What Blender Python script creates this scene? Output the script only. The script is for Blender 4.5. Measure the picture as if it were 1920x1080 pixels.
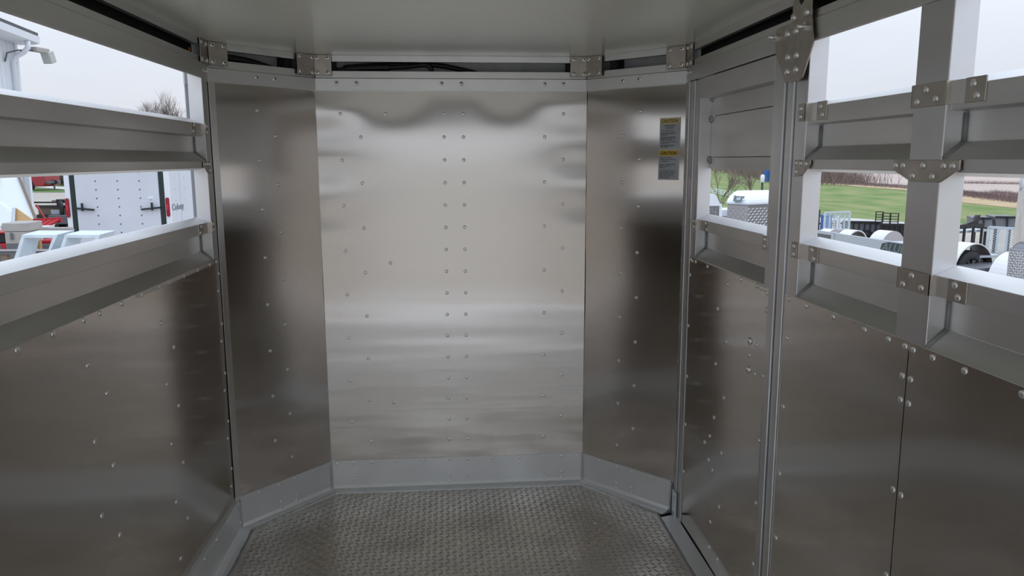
import bpy, bmesh, math, random
from mathutils import Vector, Matrix
random.seed(7)
sc = bpy.context.scene
for o in list(bpy.data.objects): bpy.data.objects.remove(o)
col = sc.collection

# ------------------------------------------------------------------ camera
YAW, PIT, ROL, FPX = 0.0811379, 0.1648116, -0.0035009, 1445.86
EYE = Vector((0, 0, 1.5))
_f = Vector((math.sin(YAW)*math.cos(PIT), math.cos(YAW)*math.cos(PIT), -math.sin(PIT)))
_r = Vector((math.cos(YAW), -math.sin(YAW), 0)); _u = _r.cross(_f)
CR = _r*math.cos(ROL) + _u*math.sin(ROL); CU = _u*math.cos(ROL) - _r*math.sin(ROL); CF = _f
cam = bpy.data.cameras.new('camera'); cam.sensor_width = 36; cam.lens = FPX*36/1920
cam.clip_start = .02; cam.clip_end = 2000
camo = bpy.data.objects.new('camera', cam); col.objects.link(camo)
m = Matrix.Identity(4)
for i, v in enumerate((CR, CU, -CF)):
    for k in range(3): m[k][i] = v[k]
m.translation = EYE
camo.matrix_world = m
sc.camera = camo

# ------------------------------------------------------------------ sky and exposure
sc.view_settings.view_transform = 'Standard'; sc.view_settings.look = 'None'
sc.view_settings.gamma = 1.0; sc.view_settings.use_curve_mapping = False
sc.view_settings.exposure = 0.20
SKY = 0.73
w = bpy.data.worlds.new('overcast_sky'); sc.world = w; w.use_nodes = True
nt = w.node_tree; nt.nodes.clear()
N = nt.nodes.new; LK = nt.links.new
out = N('ShaderNodeOutputWorld'); bg = N('ShaderNodeBackground'); LK(bg.outputs[0], out.inputs[0])
tc = N('ShaderNodeTexCoord'); sep = N('ShaderNodeSeparateXYZ'); LK(tc.outputs['Generated'], sep.inputs[0])
rmp = N('ShaderNodeValToRGB'); LK(sep.outputs['Z'], rmp.inputs[0])
rmp.color_ramp.elements[0].position = 0.0; rmp.color_ramp.elements[0].color = (.80, .84, .91, 1)
rmp.color_ramp.elements[1].position = .35; rmp.color_ramp.elements[1].color = (.64, .73, .87, 1)
nz = N('ShaderNodeTexNoise'); nz.inputs['Scale'].default_value = 3.0; nz.inputs['Detail'].default_value = 5
mp = N('ShaderNodeMapping'); mp.inputs['Scale'].default_value = (1, 1, 3.5); LK(tc.outputs['Generated'], mp.inputs[0]); LK(mp.outputs[0], nz.inputs[0])
cr2 = N('ShaderNodeValToRGB'); LK(nz.outputs[0], cr2.inputs[0])
cr2.color_ramp.elements[0].position = .40; cr2.color_ramp.elements[0].color = (0, 0, 0, 1)
cr2.color_ramp.elements[1].position = .70; cr2.color_ramp.elements[1].color = (.55, .55, .55, 1)
mix = N('ShaderNodeMixRGB'); LK(cr2.outputs[0], mix.inputs[0]); LK(rmp.outputs[0], mix.inputs[1]); mix.inputs[2].default_value = (.84, .86, .92, 1)
LK(mix.outputs[0], bg.inputs[0])
# overcast sky: the luminance climbs evenly from the horizon to three times as much overhead
ma = N('ShaderNodeMath'); ma.operation = 'MULTIPLY_ADD'; mx = N('ShaderNodeMath'); mx.operation = 'MAXIMUM'; mx.inputs[1].default_value = 0.0
LK(sep.outputs['Z'], mx.inputs[0]); LK(mx.outputs[0], ma.inputs[0]); ma.inputs[1].default_value = 2*SKY; ma.inputs[2].default_value = SKY
LK(ma.outputs[0], bg.inputs[1])

sc.cycles.max_bounces = 12; sc.cycles.glossy_bounces = 8; sc.cycles.diffuse_bounces = 5
sc.cycles.sample_clamp_indirect = 6
sc.cycles.use_denoising = True

# ------------------------------------------------------------------ materials
MATS = {}
def mat(name, base, metal=0.0, rough=.5, noise=None, brush=None, bump=0.0, bscale=20, spec=.5, noise_scale=6, rvar=0.0, coat=0.0, stretch=(1,1,1), aniso=0.0):
    M_ = bpy.data.materials.new(name); M_.use_nodes = True
    t = M_.node_tree; b = t.nodes['Principled BSDF']
    b.inputs['Base Color'].default_value = (*base, 1); b.inputs['Metallic'].default_value = metal
    b.inputs['Roughness'].default_value = rough; b.inputs['Specular IOR Level'].default_value = spec
    if coat: b.inputs['Coat Weight'].default_value = coat; b.inputs['Coat Roughness'].default_value = .12
    if aniso:
        b.inputs['Anisotropic'].default_value = aniso
        tg = t.nodes.new('ShaderNodeTangent'); tg.direction_type = 'UV_MAP'; tg.uv_map = 'UVMap'; t.links.new(tg.outputs[0], b.inputs['Tangent'])
    tc = t.nodes.new('ShaderNodeTexCoord')
    mp = t.nodes.new('ShaderNodeMapping'); t.links.new(tc.outputs['Object'], mp.inputs[0])
    mp.inputs['Scale'].default_value = stretch
    if noise:
        n = t.nodes.new('ShaderNodeTexNoise'); n.inputs['Scale'].default_value = noise_scale; n.inputs['Detail'].default_value = 6
        t.links.new(mp.outputs[0], n.inputs[0])
        r = t.nodes.new('ShaderNodeValToRGB'); t.links.new(n.outputs[0], r.inputs[0])
        r.color_ramp.elements[0].position = .32; r.color_ramp.elements[1].position = .68
        r.color_ramp.elements[0].color = (*base, 1); r.color_ramp.elements[1].color = (*noise, 1)
        t.links.new(r.outputs[0], b.inputs['Base Color'])
        if rvar:
            mr = t.nodes.new('ShaderNodeMapRange'); t.links.new(n.outputs[0], mr.inputs[0])
            mr.inputs[1].default_value = .3; mr.inputs[2].default_value = .7
            mr.inputs[3].default_value = rough - rvar; mr.inputs[4].default_value = rough + rvar
            t.links.new(mr.outputs[0], b.inputs['Roughness'])
    if brush:   # fine grain along one axis: the scale per axis, then the strength
        mp2 = t.nodes.new('ShaderNodeMapping'); t.links.new(tc.outputs['Object'], mp2.inputs[0]); mp2.inputs['Scale'].default_value = brush[0]
        n2 = t.nodes.new('ShaderNodeTexNoise'); n2.inputs['Scale'].default_value = 1; n2.inputs['Detail'].default_value = 3
        t.links.new(mp2.outputs[0], n2.inputs[0])
        bp = t.nodes.new('ShaderNodeBump'); bp.inputs['Strength'].default_value = brush[1]; bp.inputs['Distance'].default_value = .001
        t.links.new(n2.outputs[0], bp.inputs['Height']); t.links.new(bp.outputs[0], b.inputs['Normal'])
    elif bump:
        n3 = t.nodes.new('ShaderNodeTexNoise'); n3.inputs['Scale'].default_value = bscale; n3.inputs['Detail'].default_value = 3
        t.links.new(tc.outputs['Object'], n3.inputs[0])
        bp = t.nodes.new('ShaderNodeBump'); bp.inputs['Strength'].default_value = bump; bp.inputs['Distance'].default_value = .01
        t.links.new(n3.outputs[0], bp.inputs['Height']); t.links.new(bp.outputs[0], b.inputs['Normal'])
    MATS[name] = M_
    return M_
mat('sheet_metal', (.60, .562, .525), 1, .135, aniso=.55)
mat('trim_metal', (.72, .70, .67), 1, .30)
mat('front_sheet', (.69, .66, .625), 1, .14, aniso=.95)
mat('mill_aluminium', (.86, .86, .86), 1, .33, noise=(.82, .82, .82), noise_scale=9, rvar=.05)
mat('post_aluminium', (.75, .75, .76), 1, .36, noise=(.70, .70, .71), noise_scale=5, rvar=.05)
mat('rail_aluminium', (.81, .80, .79), 1, .42, noise=(.75, .74, .73), noise_scale=7, rvar=.05, stretch=(1, .3, 2))
mat('kick_aluminium', (.93, .95, .97), .55, .36, noise=(.89, .91, .93), noise_scale=8, rvar=.05)
mat('stainless_bracket', (.60, .55, .50), 1, .38, noise=(.52, .47, .42), noise_scale=25, rvar=.08)
mat('rivet_metal', (.92, .92, .91), 1, .35)
mat('rivet_pin', (.05, .05, .05), .5, .5)
mat('tread_plate', (.84, .80, .76), .9, .30, noise=(.66, .62, .58), noise_scale=4.5, rvar=.08)
mat('ceiling_paint', (.94, .95, .82), 0, .22, noise=(.925, .935, .805), noise_scale=1.5, bump=.12, bscale=55, spec=.55)
mat('white_board', (.62, .62, .64), 0, .45, noise=(.55, .55, .57), noise_scale=20)
mat('black_cavity', (.02, .02, .022), 0, .6)  # near-black puts the shade of slots, gaps and holes into the colour
mat('black_rubber', (.012, .012, .013), 0, .45)
mat('caulk', (.38, .39, .39), .2, .55)
mat('weld', (.55, .55, .54), 1, .35, bump=.6, bscale=120)
mat('sticker_grey', (.66, .68, .72), .2, .4)
mat('sticker_face', (.56, .58, .62), 0, .45)
mat('sticker_yellow', (.85, .56, .03), 0, .45)
mat('sticker_yellow_faded', (.80, .66, .26), 0, .45)
mat('ink', (.03, .03, .035), 0, .5)
mat('ink_soft', (.10, .10, .12), 0, .5)
mat('ink_brown', (.14, .09, .03), 0, .5)
mat('orange_plastic', (.8, .2, .02), 0, .4)
# outdoors
mat('gravel', (.47, .42, .36), 0, .9, noise=(.36, .32, .27), noise_scale=1.2, bump=.5, bscale=30)
mat('road_tan', (.42, .38, .33), 0, .9, noise=(.36, .32, .27), noise_scale=.6)
mat('concrete_pale', (.52, .51, .49), 0, .85, noise=(.47, .46, .44), noise_scale=.5)
mat('grass_green', (.095, .185, .03), 0, .9, noise=(.25, .26, .095), noise_scale=.6, stretch=(1, .45, 1), bump=.4, bscale=3)
mat('lawn_green', (.065, .14, .02), 0, .9, noise=(.10, .17, .035), noise_scale=1.0)
mat('dry_grass', (.42, .30, .16), 0, .9, noise=(.50, .38, .23), noise_scale=.8)
mat('stubble', (.44, .34, .30), 0, .9, noise=(.52, .43, .37), noise_scale=.35, stretch=(1, .3, 1))
mat('twig', (.21, .16, .14), 0, .9)
mat('twig_red', (.20, .14, .13), 0, .9)
mat('bark', (.13, .105, .09), 0, .9, noise=(.18, .15, .13), noise_scale=8)
mat('white_metal', (.70, .73, .78), 0, .35, noise=(.66, .69, .74), noise_scale=2)
mat('white_siding', (.74, .77, .82), 0, .4)
mat('white_panel', (.78, .82, .88), 0, .45)
mat('trailer_skin', (.66, .69, .76), 0, .32, noise=(.62, .65, .72), noise_scale=1.5)
mat('red_paint', (.42, .012, .02), 0, .35)
mat('dark_red_lens', (.30, .012, .03), 0, .2)
mat('red_lens', (.62, .02, .06), 0, .2)
mat('black_steel', (.02, .021, .024), .2, .4)
mat('dark_green_seal', (.012, .025, .025), 0, .5)
mat('charcoal_panel', (.13, .135, .15), 0, .45)
mat('grey_plastic', (.42, .40, .38), 0, .5, noise=(.37, .355, .335), noise_scale=10)
mat('galvanised', (.66, .74, .80), .3, .38, noise=(.56, .64, .70), noise_scale=12)
mat('plywood', (.66, .44, .22), 0, .6, noise=(.58, .38, .18), noise_scale=9, stretch=(1, 1, 5))
mat('brown_wood', (.22, .165, .12), 0, .7)
mat('pallet_wood', (.42, .27, .13), 0, .75, noise=(.34, .21, .10), noise_scale=10)
mat('fender_white', (.72, .71, .73), 0, .3)
mat('fender_inner', (.18, .15, .125), .3, .6, noise=(.11, .09, .075), noise_scale=6)
mat('fender_skirt', (.50, .47, .49), .2, .35)
mat('alloy_side', (.56, .62, .68), .8, .42)
mat('tyre', (.025, .025, .027), 0, .65, bump=.3, bscale=60)
mat('wheel_black', (.015, .012, .016), .5, .3)
mat('chrome', (.80, .81, .84), 1, .07)
mat('tread_bright', (.66, .66, .66), 1, .22)  # lug metal lightened: reflected contrast of tread plate put into the colour
mat('tread_dark', (.26, .26, .27), .8, .35)  # plate between the lugs darkened for the same painted contrast
mat('rib_plate', (.48, .44, .42), .6, .4)
mat('blue_paint', (.03, .13, .42), 0, .4)
mat('rust', (.26, .10, .06), 0, .7)
mat('truck_red', (.36, .02, .035), 0, .25, coat=.5)
mat('glass_dark', (.02, .025, .03), 0, .1)
mat('plate_paint', (.42, .47, .50), 0, .45)
mat('decal_dark', (.03, .05, .055), 0, .4)
mat('decal_grey', (.12, .15, .155), 0, .4)
mat('lettering_grey', (.23, .25, .27), 0, .5)
mat('lamp_glass', (.50, .53, .50), 0, .25)
mat('roof_dark', (.06, .065, .07), 0, .5)

# ------------------------------------------------------------------ helpers
class MB:
    def __init__(s): s.v = []; s.f = []; s.mi = []; s.cur = 0
    def add(s, vs, fs):
        b = len(s.v); s.v += [tuple(v) for v in vs]
        for f in fs: s.f.append(tuple(b+i for i in f)); s.mi.append(s.cur)
        return s
    def box(s, a, b):
        x0, y0, z0 = (min(a[i], b[i]) for i in range(3)); x1, y1, z1 = (max(a[i], b[i]) for i in range(3))
        return s.add([(x0,y0,z0),(x1,y0,z0),(x1,y1,z0),(x0,y1,z0),(x0,y0,z1),(x1,y0,z1),(x1,y1,z1),(x0,y1,z1)],
                     [(0,3,2,1),(4,5,6,7),(0,1,5,4),(1,2,6,5),(2,3,7,6),(3,0,4,7)])
    def bar(s, p, q, wd, ht, up=(0,0,1)):
        p = Vector(p); q = Vector(q); d = (q-p).normalized(); up = Vector(up)
        a = d.cross(up)
        if a.length < 1e-4: a = d.cross(Vector((1,0,0)))
        a.normalize(); b = a.cross(d).normalized(); vs = []
        for c in (p, q):
            for i, j in ((-1,-1),(1,-1),(1,1),(-1,1)): vs.append(c + a*(i*wd/2) + b*(j*ht/2))
        return s.add(vs, [(3,2,1,0),(4,5,6,7),(0,1,5,4),(1,2,6,5),(2,3,7,6),(3,0,4,7)])
    def prism(s, pts, vec):
        n = len(pts); vec = Vector(vec); pts = [Vector(p) for p in pts]
        return s.add(pts + [p+vec for p in pts], [tuple(range(n-1,-1,-1)), tuple(range(n,2*n))] + [(i,(i+1)%n,n+(i+1)%n,n+i) for i in range(n)])
    def tube(s, path, r, n=8, cap=True):
        path = [Vector(p) for p in path]; k = len(path); rr = r if isinstance(r, (list, tuple)) else [r]*k
        vs = []; ref = None
        for i, p in enumerate(path):
            d = (path[min(i+1,k-1)] - path[max(i-1,0)]).normalized()
            if ref is None: ref = Vector((0,0,1)) if abs(d.z) < .9 else Vector((1,0,0))
            a = d.cross(ref).normalized(); b = a.cross(d).normalized(); ref = b
            for j in range(n):
                t = 2*math.pi*j/n; vs.append(p + a*(rr[i]*math.cos(t)) + b*(rr[i]*math.sin(t)))
        fs = [(i*n+j, i*n+(j+1)%n, (i+1)*n+(j+1)%n, (i+1)*n+j) for i in range(k-1) for j in range(n)]
        if cap: fs += [tuple(range(n-1,-1,-1)), tuple((k-1)*n+j for j in range(n))]
        return s.add(vs, fs)
    def lathe(s, prof, n=10, o=(0,0,0), ax=(0,0,1)):   # prof: (radius, height along the axis)
        ax = Vector(ax).normalized(); o = Vector(o)
        a = ax.cross(Vector((0,0,1)) if abs(ax.z) < .9 else Vector((1,0,0))).normalized(); b = ax.cross(a)
        vs = []; fs = []
        for r, h in prof:
            for j in range(n):
                t = 2*math.pi*j/n; vs.append(o + ax*h + a*(r*math.cos(t)) + b*(r*math.sin(t)))
        for i in range(len(prof)-1):
            for j in range(n): fs.append((i*n+j, i*n+(j+1)%n, (i+1)*n+(j+1)%n, (i+1)*n+j))
        fs.append(tuple((len(prof)-1)*n+j for j in range(n)))
        return s.add(vs, fs)
    def mesh(s, name, mats, smooth=False):
        me = bpy.data.meshes.new(name); me.from_pydata(s.v, [], s.f)
        if not isinstance(mats, (list, tuple)): mats = [mats]
        for q in mats: me.materials.append(MATS[q])
        if len(mats) > 1: me.polygons.foreach_set('material_index', s.mi)
        bm = bmesh.new(); bm.from_mesh(me); bmesh.ops.recalc_face_normals(bm, faces=bm.faces); bm.to_mesh(me); bm.free()
        if smooth: me.polygons.foreach_set('use_smooth', [True]*len(me.polygons))
        return me
    def build(s, name, mats, parent=None, smooth=False, bevel=0):
        o = bpy.data.objects.new(name, s.mesh(name, mats, smooth)); col.objects.link(o)
        if parent: o.parent = parent
        if bevel:
            b = o.modifiers.new('edge', 'BEVEL'); b.width = bevel; b.segments = 2; b.limit_method = 'ANGLE'
        return o
def tag(o, label=None, cat=None, group=None, kind=None):
    if label: o['label'] = label
    if cat: o['category'] = cat
    if group: o['group'] = group
    if kind: o['kind'] = kind
    return o
def empty(name, loc=(0,0,0), rz=0.0):
    o = bpy.data.objects.new(name, None); col.objects.link(o); o.location = loc; o.rotation_euler = (0,0,rz); o.empty_display_size = .2
    return o
def struct(name, label):
    o = empty(name); tag(o, label, kind='structure'); return o
def copy_tree(o, parent=None):
    c = o.copy(); col.objects.link(c); c.parent = parent
    for ch in o.children: copy_tree(ch, c)
    return c
def text_mesh(name, s, size, matname, parent, mw, align='LEFT', ext=.0002, xscale=1.0, bold=0.0):
    cu = bpy.data.curves.new('t', 'FONT'); cu.body = s; cu.size = size; cu.align_x = align; cu.extrude = ext; cu.offset = bold
    cu.resolution_u = 2
    t = bpy.data.objects.new('t', cu); col.objects.link(t)
    me = bpy.data.meshes.new_from_object(t.evaluated_get(bpy.context.evaluated_depsgraph_get()))
    bpy.data.objects.remove(t); bpy.data.curves.remove(cu)
    me.transform(mw @ Matrix.Diagonal((xscale,1,1,1)))
    me.materials.clear(); me.materials.append(MATS[matname])
    o = bpy.data.objects.new(name, me); col.objects.link(o); o.parent = parent
    return o
def basis(o, e1, e2):
    e1 = Vector(e1).normalized(); e2 = Vector(e2).normalized(); e3 = e1.cross(e2)
    M4 = Matrix.Identity(4)
    for i, v in enumerate((e1, e2, e3)):
        for k in range(3): M4[k][i] = v[k]
    M4.translation = Vector(o); return M4

class Frame:      # a wall plane: u along it, n into the trailer, z up
    def __init__(s, o, d, n): s.o = Vector((o[0],o[1],0)); s.d = Vector((d[0],d[1],0)).normalized(); s.n = Vector((n[0],n[1],0)).normalized()
    def P(s, u, z, n=0.0): return s.o + s.d*u + s.n*n + Vector((0,0,z))
    def box(s, mb, u0, u1, z0, z1, n0, n1):
        return mb.prism([s.P(u0,z0,n0), s.P(u1,z0,n0), s.P(u1,z1,n0), s.P(u0,z1,n0)], s.n*(n1-n0))
    def extr(s, mb, prof, u0, u1):          # prof: (n, z) outline
        return mb.prism([s.P(u0,z,n) for n, z in prof], s.d*(u1-u0))
    def poly(s, mb, pts, n0, n1):           # pts: (u, z) outline
        return mb.prism([s.P(u,z,n0) for u, z in pts], s.n*(n1-n0))
dL = Vector((-.34,-.375,0)).normalized(); dR = Vector((.34,-.375,0)).normalized()
FR = Frame((0,3.49), (1,0), (0,-1))
AL = Frame((-.569,3.49), dL, (-dL.y, dL.x)); AR = Frame((.621,3.49), dR, (dR.y, -dR.x))
LW = Frame((-.909,0), (0,1), (1,0)); RW = Frame((.961,0), (0,1), (-1,0))
FLOOR = -.035; CEIL = 1.947; REAR = -1.33

# rivets: one mesh of each kind, shared
RIV = MB().lathe([(.0078,0),(.0073,.0020),(.0058,.0030),(.0030,.0034)], 10).mesh('rivet', 'rivet_metal', True)
RIVB = MB().lathe([(.0115,0),(.011,.003),(.008,.006),(.004,.0075)], 10).mesh('rivet', 'rivet_metal', True)
mb = MB(); mb.lathe([(.0098,0),(.0092,.002),(.0075,.0038),(.0034,.0041)], 10); mb.f.pop(); mb.mi.pop()
mb.cur = 1; mb.lathe([(.0034,.0041),(.0030,.0024),(.001,.0023)], 10)
POP = mb.mesh('rivet', ['rivet_metal', 'rivet_pin'], True)
RROT = {}
def rivet(F, u, z, parent, n=0.0, me=None):
    o = bpy.data.objects.new('rivet', me or RIV); col.objects.link(o); o.parent = parent
    o.location = F.P(u, z, n); o.rotation_euler = F.n.to_track_quat('Z', 'Y').to_euler()
    return o
def sheet(F, u0, u1, z0, z1, nu, nz_, disp, name, material, parent, base=0.0):
    vs = []; fs = []; uv = []
    for j in range(nz_+1):
        z = z0 + (z1-z0)*j/nz_
        for i in range(nu+1):
            u = u0 + (u1-u0)*i/nu; vs.append(tuple(F.P(u, z, base + disp(u, z)))); uv.append((u, z))
    flip = F.d.cross(Vector((0,0,1))).dot(F.n) < 0
    for j in range(nz_):
        for i in range(nu):
            a = j*(nu+1)+i; q = (a, a+1, a+nu+2, a+nu+1); fs.append(q[::-1] if flip else q)
    ng = len(fs); rim = [i for i in range(nu+1)] + [j*(nu+1)+nu for j in range(1, nz_+1)] + [nz_*(nu+1)+i for i in range(nu-1, -1, -1)] + [j*(nu+1) for j in range(nz_-1, 0, -1)]
    b0 = len(vs); k = len(rim)
    for i in rim: vs.append(vs[i]); uv.append(uv[i])
    for i in rim: vs.append(tuple(Vector(vs[i]) - F.n*.0025)); uv.append(uv[i])
    for i in range(k):
        q = (b0+i, b0+k+i, b0+k+(i+1) % k, b0+(i+1) % k); fs.append(q[::-1] if flip else q)
    q = tuple(b0+k+i for i in range(k)); fs.append(q if flip else q[::-1])
    me = bpy.data.meshes.new(name); me.from_pydata(vs, [], fs); me.materials.append(MATS[material])
    me.polygons.foreach_set('use_smooth', [i < ng for i in range(len(fs))])
    ul = me.uv_layers.new(name='UVMap')
    for lp in me.loops: ul.data[lp.index].uv = uv[lp.vertex_index]
    o = bpy.data.objects.new(name, me); col.objects.link(o); o.parent = parent
    return o
def gs(x, s): return math.exp(-(x/s)**2)
def sm(t): t = max(0.0, min(1.0, t)); return t*t*(3-2*t)

# ================================================================== THE TRAILER
# ---- floor
floor = struct('floor', 'bare aluminium tread plate floor of the stock trailer')
FP = [(-.545,3.463),(.606,3.463),(.893,3.112),(.889,REAR),(-.843,REAR),(-.850,3.112)]
MB().prism([(x,y,FLOOR-.02) for x,y in FP], (0,0,.02)).build('plate', 'tread_plate', floor)
def lug_mesh(rot):
    c, s = math.cos(rot), math.sin(rot)
    L, W, H = .0138, .0044, .0036
    pts = [(-L,0),(-L*.55,-W),(L*.55,-W),(L,0),(L*.55,W),(-L*.55,W)]; top = [(-L*.5,0),(L*.5,0)]
    vs = [(x*c-y*s, x*s+y*c, 0) for x,y in pts] + [(x*c-y*s, x*s+y*c, H) for x,y in top]
    fs = [(0,1,6),(1,2,7,6),(2,3,7),(3,4,7),(4,5,6,7),(5,0,6)]
    return vs, fs
LUGS = [lug_mesh(math.radians(28)), lug_mesh(math.radians(-52))]
LM = []
for vs, fs in LUGS: LM.append(MB().add(vs, fs).mesh('tread_lug', 'tread_plate', True))
def inside(x, y):
    n = len(FP); c = False
    for i in range(n):
        x0,y0 = FP[i]; x1,y1 = FP[(i+1)%n]
        if (y0 > y) != (y1 > y) and x < (x1-x0)*(y-y0)/(y1-y0)+x0: c = not c
    return c
def project(p):
    q = Vector(p)-EYE; d = q.dot(CF); return 960+FPX*q.dot(CR)/d, 540-FPX*q.dot(CU)/d, d
spots = []
pit = .0262
for j in range(int((3.47-REAR)/pit)):
    for i in range(int(1.78/pit)):
        x = -.865+i*pit; y = REAR+.02+j*pit
        if all(inside(x+dx, y+dy) for dx in (-.015,.015) for dy in (-.015,.015)): spots.append((x, y, (i+j) % 2))
vis = []
for s_ in spots:
    if s_[1] > 2.3:
        px, py, d = project((s_[0], s_[1], FLOOR))
        if -5 < px < 1925 and py < 1084: vis.append((d, s_))
vis.sort(key=lambda a: a[0]); near = set(a[1] for a in vis[:300])
mb = MB()
for x, y, k in spots:
    if (x, y, k) in near:
        o = bpy.data.objects.new('tread_lug', LM[k]); col.objects.link(o); o.parent = floor; o.location = (x, y, FLOOR)
    else:
        vs, fs = LUGS[k]; mb.add([(a+x, b+y, c+FLOOR) for a,b,c in vs], fs)
tag(mb.build('tread_pattern', 'tread_plate', floor, True), kind='stuff')
for x, y in ((-.29,3.02),(.02,2.93),(.27,2.92),(-.12,2.78),(.47,2.76),(.69,3.18),(.60,3.05),(.78,2.95),(-.55,3.12),(-.45,2.84)):
    o = bpy.data.objects.new('floor_screw', RIV); col.objects.link(o); o.parent = floor; o.location = (x, y, FLOOR)

# ---- ceiling
ceil = struct('ceiling', 'glossy pale cream ceiling panel of the trailer roof')
CP = [(-.61,3.56),(.66,3.56),(1.03,3.15),(1.03,REAR),(-.978,REAR),(-.978,3.15)]
MB().prism([(x,y,CEIL) for x,y in CP], (0,0,.03)).build('roof_panel', 'ceiling_paint', ceil)

# ---- nose walls
ZR = [.2+.1*i for i in range(16)]
def nose_disp(u, z):      # the thin sheets lean back between the rivet columns near the top edge and ripple lower down
    bay = math.sin(math.pi*(u+.46)/.43)**2 if -.46 < u < -.03 else (math.sin(math.pi*(u-.09)/.36)**2 if .09 < u < .45 else 0)
    d = (.0016-.0031*bay)*gs(z-1.86, .125)
    side = gs(abs(u-.026)-.56, .13)
    d += .0008*side*math.sin(z*33+(1.2 if u < 0 else 0))*sm((z-.9)/.4) + .0006*side*math.sin(z*19+.5)*sm((z-1.0)/.3)
    d += .00035*math.sin(z*14+1.6*u)*(1-side) + .00055*math.sin(z*25-1.5*u+.4)*sm((.95-z)/.25)
    d += .00020*math.sin(z*61+3*u)*sm((.95-z)/.3) + .00013*math.sin(z*97-2*u)*sm((.85-z)/.3)
    return d
def soft_disp(u, z): return .0012*math.sin(z*5.2+u*3) + .0006*math.sin(z*11+4*u+1)
wf = struct('wall_front', 'brushed aluminium nose wall with a riveted centre seam')
pl = sheet(FR, -.569, .012, .106, 1.802, 48, 170, nose_disp, 'panel', 'front_sheet', wf, .0)
pr = sheet(FR, -.0295, .621, .106, 1.802, 52, 170, nose_disp, 'panel', 'front_sheet', wf, .0032)
for i, z in enumerate(reversed(ZR)):
    u = -.465 if i % 2 == 0 else -.380; rivet(FR, u, z, pl, nose_disp(u, z))
    for u in (-.015, .070): rivet(FR, u, z, pr, .0032+nose_disp(u, z))
    u = .516 if i % 2 == 0 else .432; rivet(FR, u, z, pr, .0032+nose_disp(u, z))
for u, z in ((-.271,1.699),(-.267,1.042),(-.269,.386)): rivet(FR, u, z, pl, nose_disp(u, z))
waL = struct('wall_front_left', 'angled aluminium nose wall on the left with staggered rivets')
paL = sheet(AL, 0, .506, .103, 1.80, 20, 60, soft_disp, 'panel', 'sheet_metal', waL)
for i, z in enumerate(reversed(ZR)): u = .296 if i % 2 == 0 else .213; rivet(AL, u, z, paL, soft_disp(u, z))
waR = struct('wall_front_right', 'angled aluminium nose wall on the right carrying two caution stickers')
paR = sheet(AR, 0, .506, .103, 1.80, 20, 60, soft_disp, 'panel', 'sheet_metal', waR)
for i, z in enumerate(reversed(ZR)): u = .286 if i % 2 == 0 else .200; rivet(AR, u, z, paR, soft_disp(u, z))
NOSE_RAIL = [(.001,1.798),(.012,1.798),(.012,1.849),(.004,1.851),(.003,1.881),(-.018,1.881),(-.018,1.798)]
for F, W_, u0, u1, rv in ((FR, wf, -.569, .621, ((-.473),(-.388),(-.021),(.064),(.431),(.514))), (AL, waL, 0, .506, (.296,.211)), (AR, waR, 0, .506, (.201,.284))):
    e = .004
    r = F.extr(MB(), NOSE_RAIL, u0+(e if F is FR else .002), u1-e if F is FR else u1+.004).build('top_rail', 'mill_aluminium', W_, bevel=.0012)
    for u in rv: rivet(F, u, 1.829, r, .012, POP)
    F.box(MB(), u0, u1, 1.920, CEIL, -.018, .003).build('ceiling_strip', 'mill_aluminium', W_, bevel=.001)
    F.box(MB(), u0-.05, u1+.05, 1.79, 1.98, -.085, -.075).build('slot_back', 'white_board', W_)
    F.box(MB(), u0-.03, u1+.03, 1.80, 1.815, -.08, -.018).build('slot_floor', 'black_cavity', W_)
# blocks of framing that show dark behind the slot ends
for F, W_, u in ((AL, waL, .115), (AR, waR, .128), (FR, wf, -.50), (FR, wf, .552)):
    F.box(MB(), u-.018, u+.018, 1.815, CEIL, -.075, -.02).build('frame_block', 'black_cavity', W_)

# ---- kick plates
def kick(name, label, F, u0, u1, n_top, rows, mitre0=0.0, mitre1=0.0):
    W_ = struct(name, label)
    prof = [(n_top+.002,.110),(n_top+.006,.111),(n_top+.009,-.008),(n_top+.016,-.020),(n_top+.028,-.028),(n_top+.046,-.0315),(n_top+.046,-.036),(-.004,-.036),(-.004,.110)]
    p0 = [F.P(u0+mitre0*(n-n_top), z, n) for n, z in prof]; p1 = [F.P(u1+mitre1*(n-n_top), z, n) for n, z in prof]
    mb = MB(); k = len(prof)
    mb.add(p0+p1, [tuple(range(k)), tuple(range(2*k-1,k-1,-1))]+[(i,(i+1)%k,k+(i+1)%k,k+i) for i in range(k)])
    o = mb.build('kick_plate', 'kick_aluminium', W_, bevel=.001)
    for u, z in rows: rivet(F, u, z, o, n_top+.007+(.0025 if z < .05 else 0))
    return W_
KF = [(-.544,.099),(-.467,.099),(-.382,.099),(-.261,.099),(-.138,.099),(-.015,.1),(.069,.1),(.19,.1),(.315,.1),(.435,.1),(.52,.1),(.596,.1)]
for u in (-.467,-.383,-.017,.069,.435,.52): KF += [(u,.022),(u,-.006)]
ta = .41; tb = .36
kick('baseboard_front', 'bright aluminium kick plate along the foot of the nose wall', FR, -.569, .621, 0, KF, ta, -ta)
kl = [(.037,.099),(.108,.099),(.209,.099),(.292,.099),(.392,.099),(.209,.022),(.209,-.006),(.292,.022),(.292,-.006)]
kick('baseboard_front_left', 'bright aluminium kick plate below the left angled wall', AL, 0, .498, .002, kl, ta, -tb)
kick('baseboard_front_right', 'bright aluminium kick plate below the right angled wall', AR, 0, .495, .002, [(u-.005,z) for u,z in kl], ta, -tb)
kick('baseboard_left', 'aluminium kick plate running along the left side wall', LW, REAR, 3.118, .014,
     [(3.083,.099),(3.083,.018)]+[(3.07-.145*i,.099) for i in range(1,30)], 0, -tb)
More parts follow.
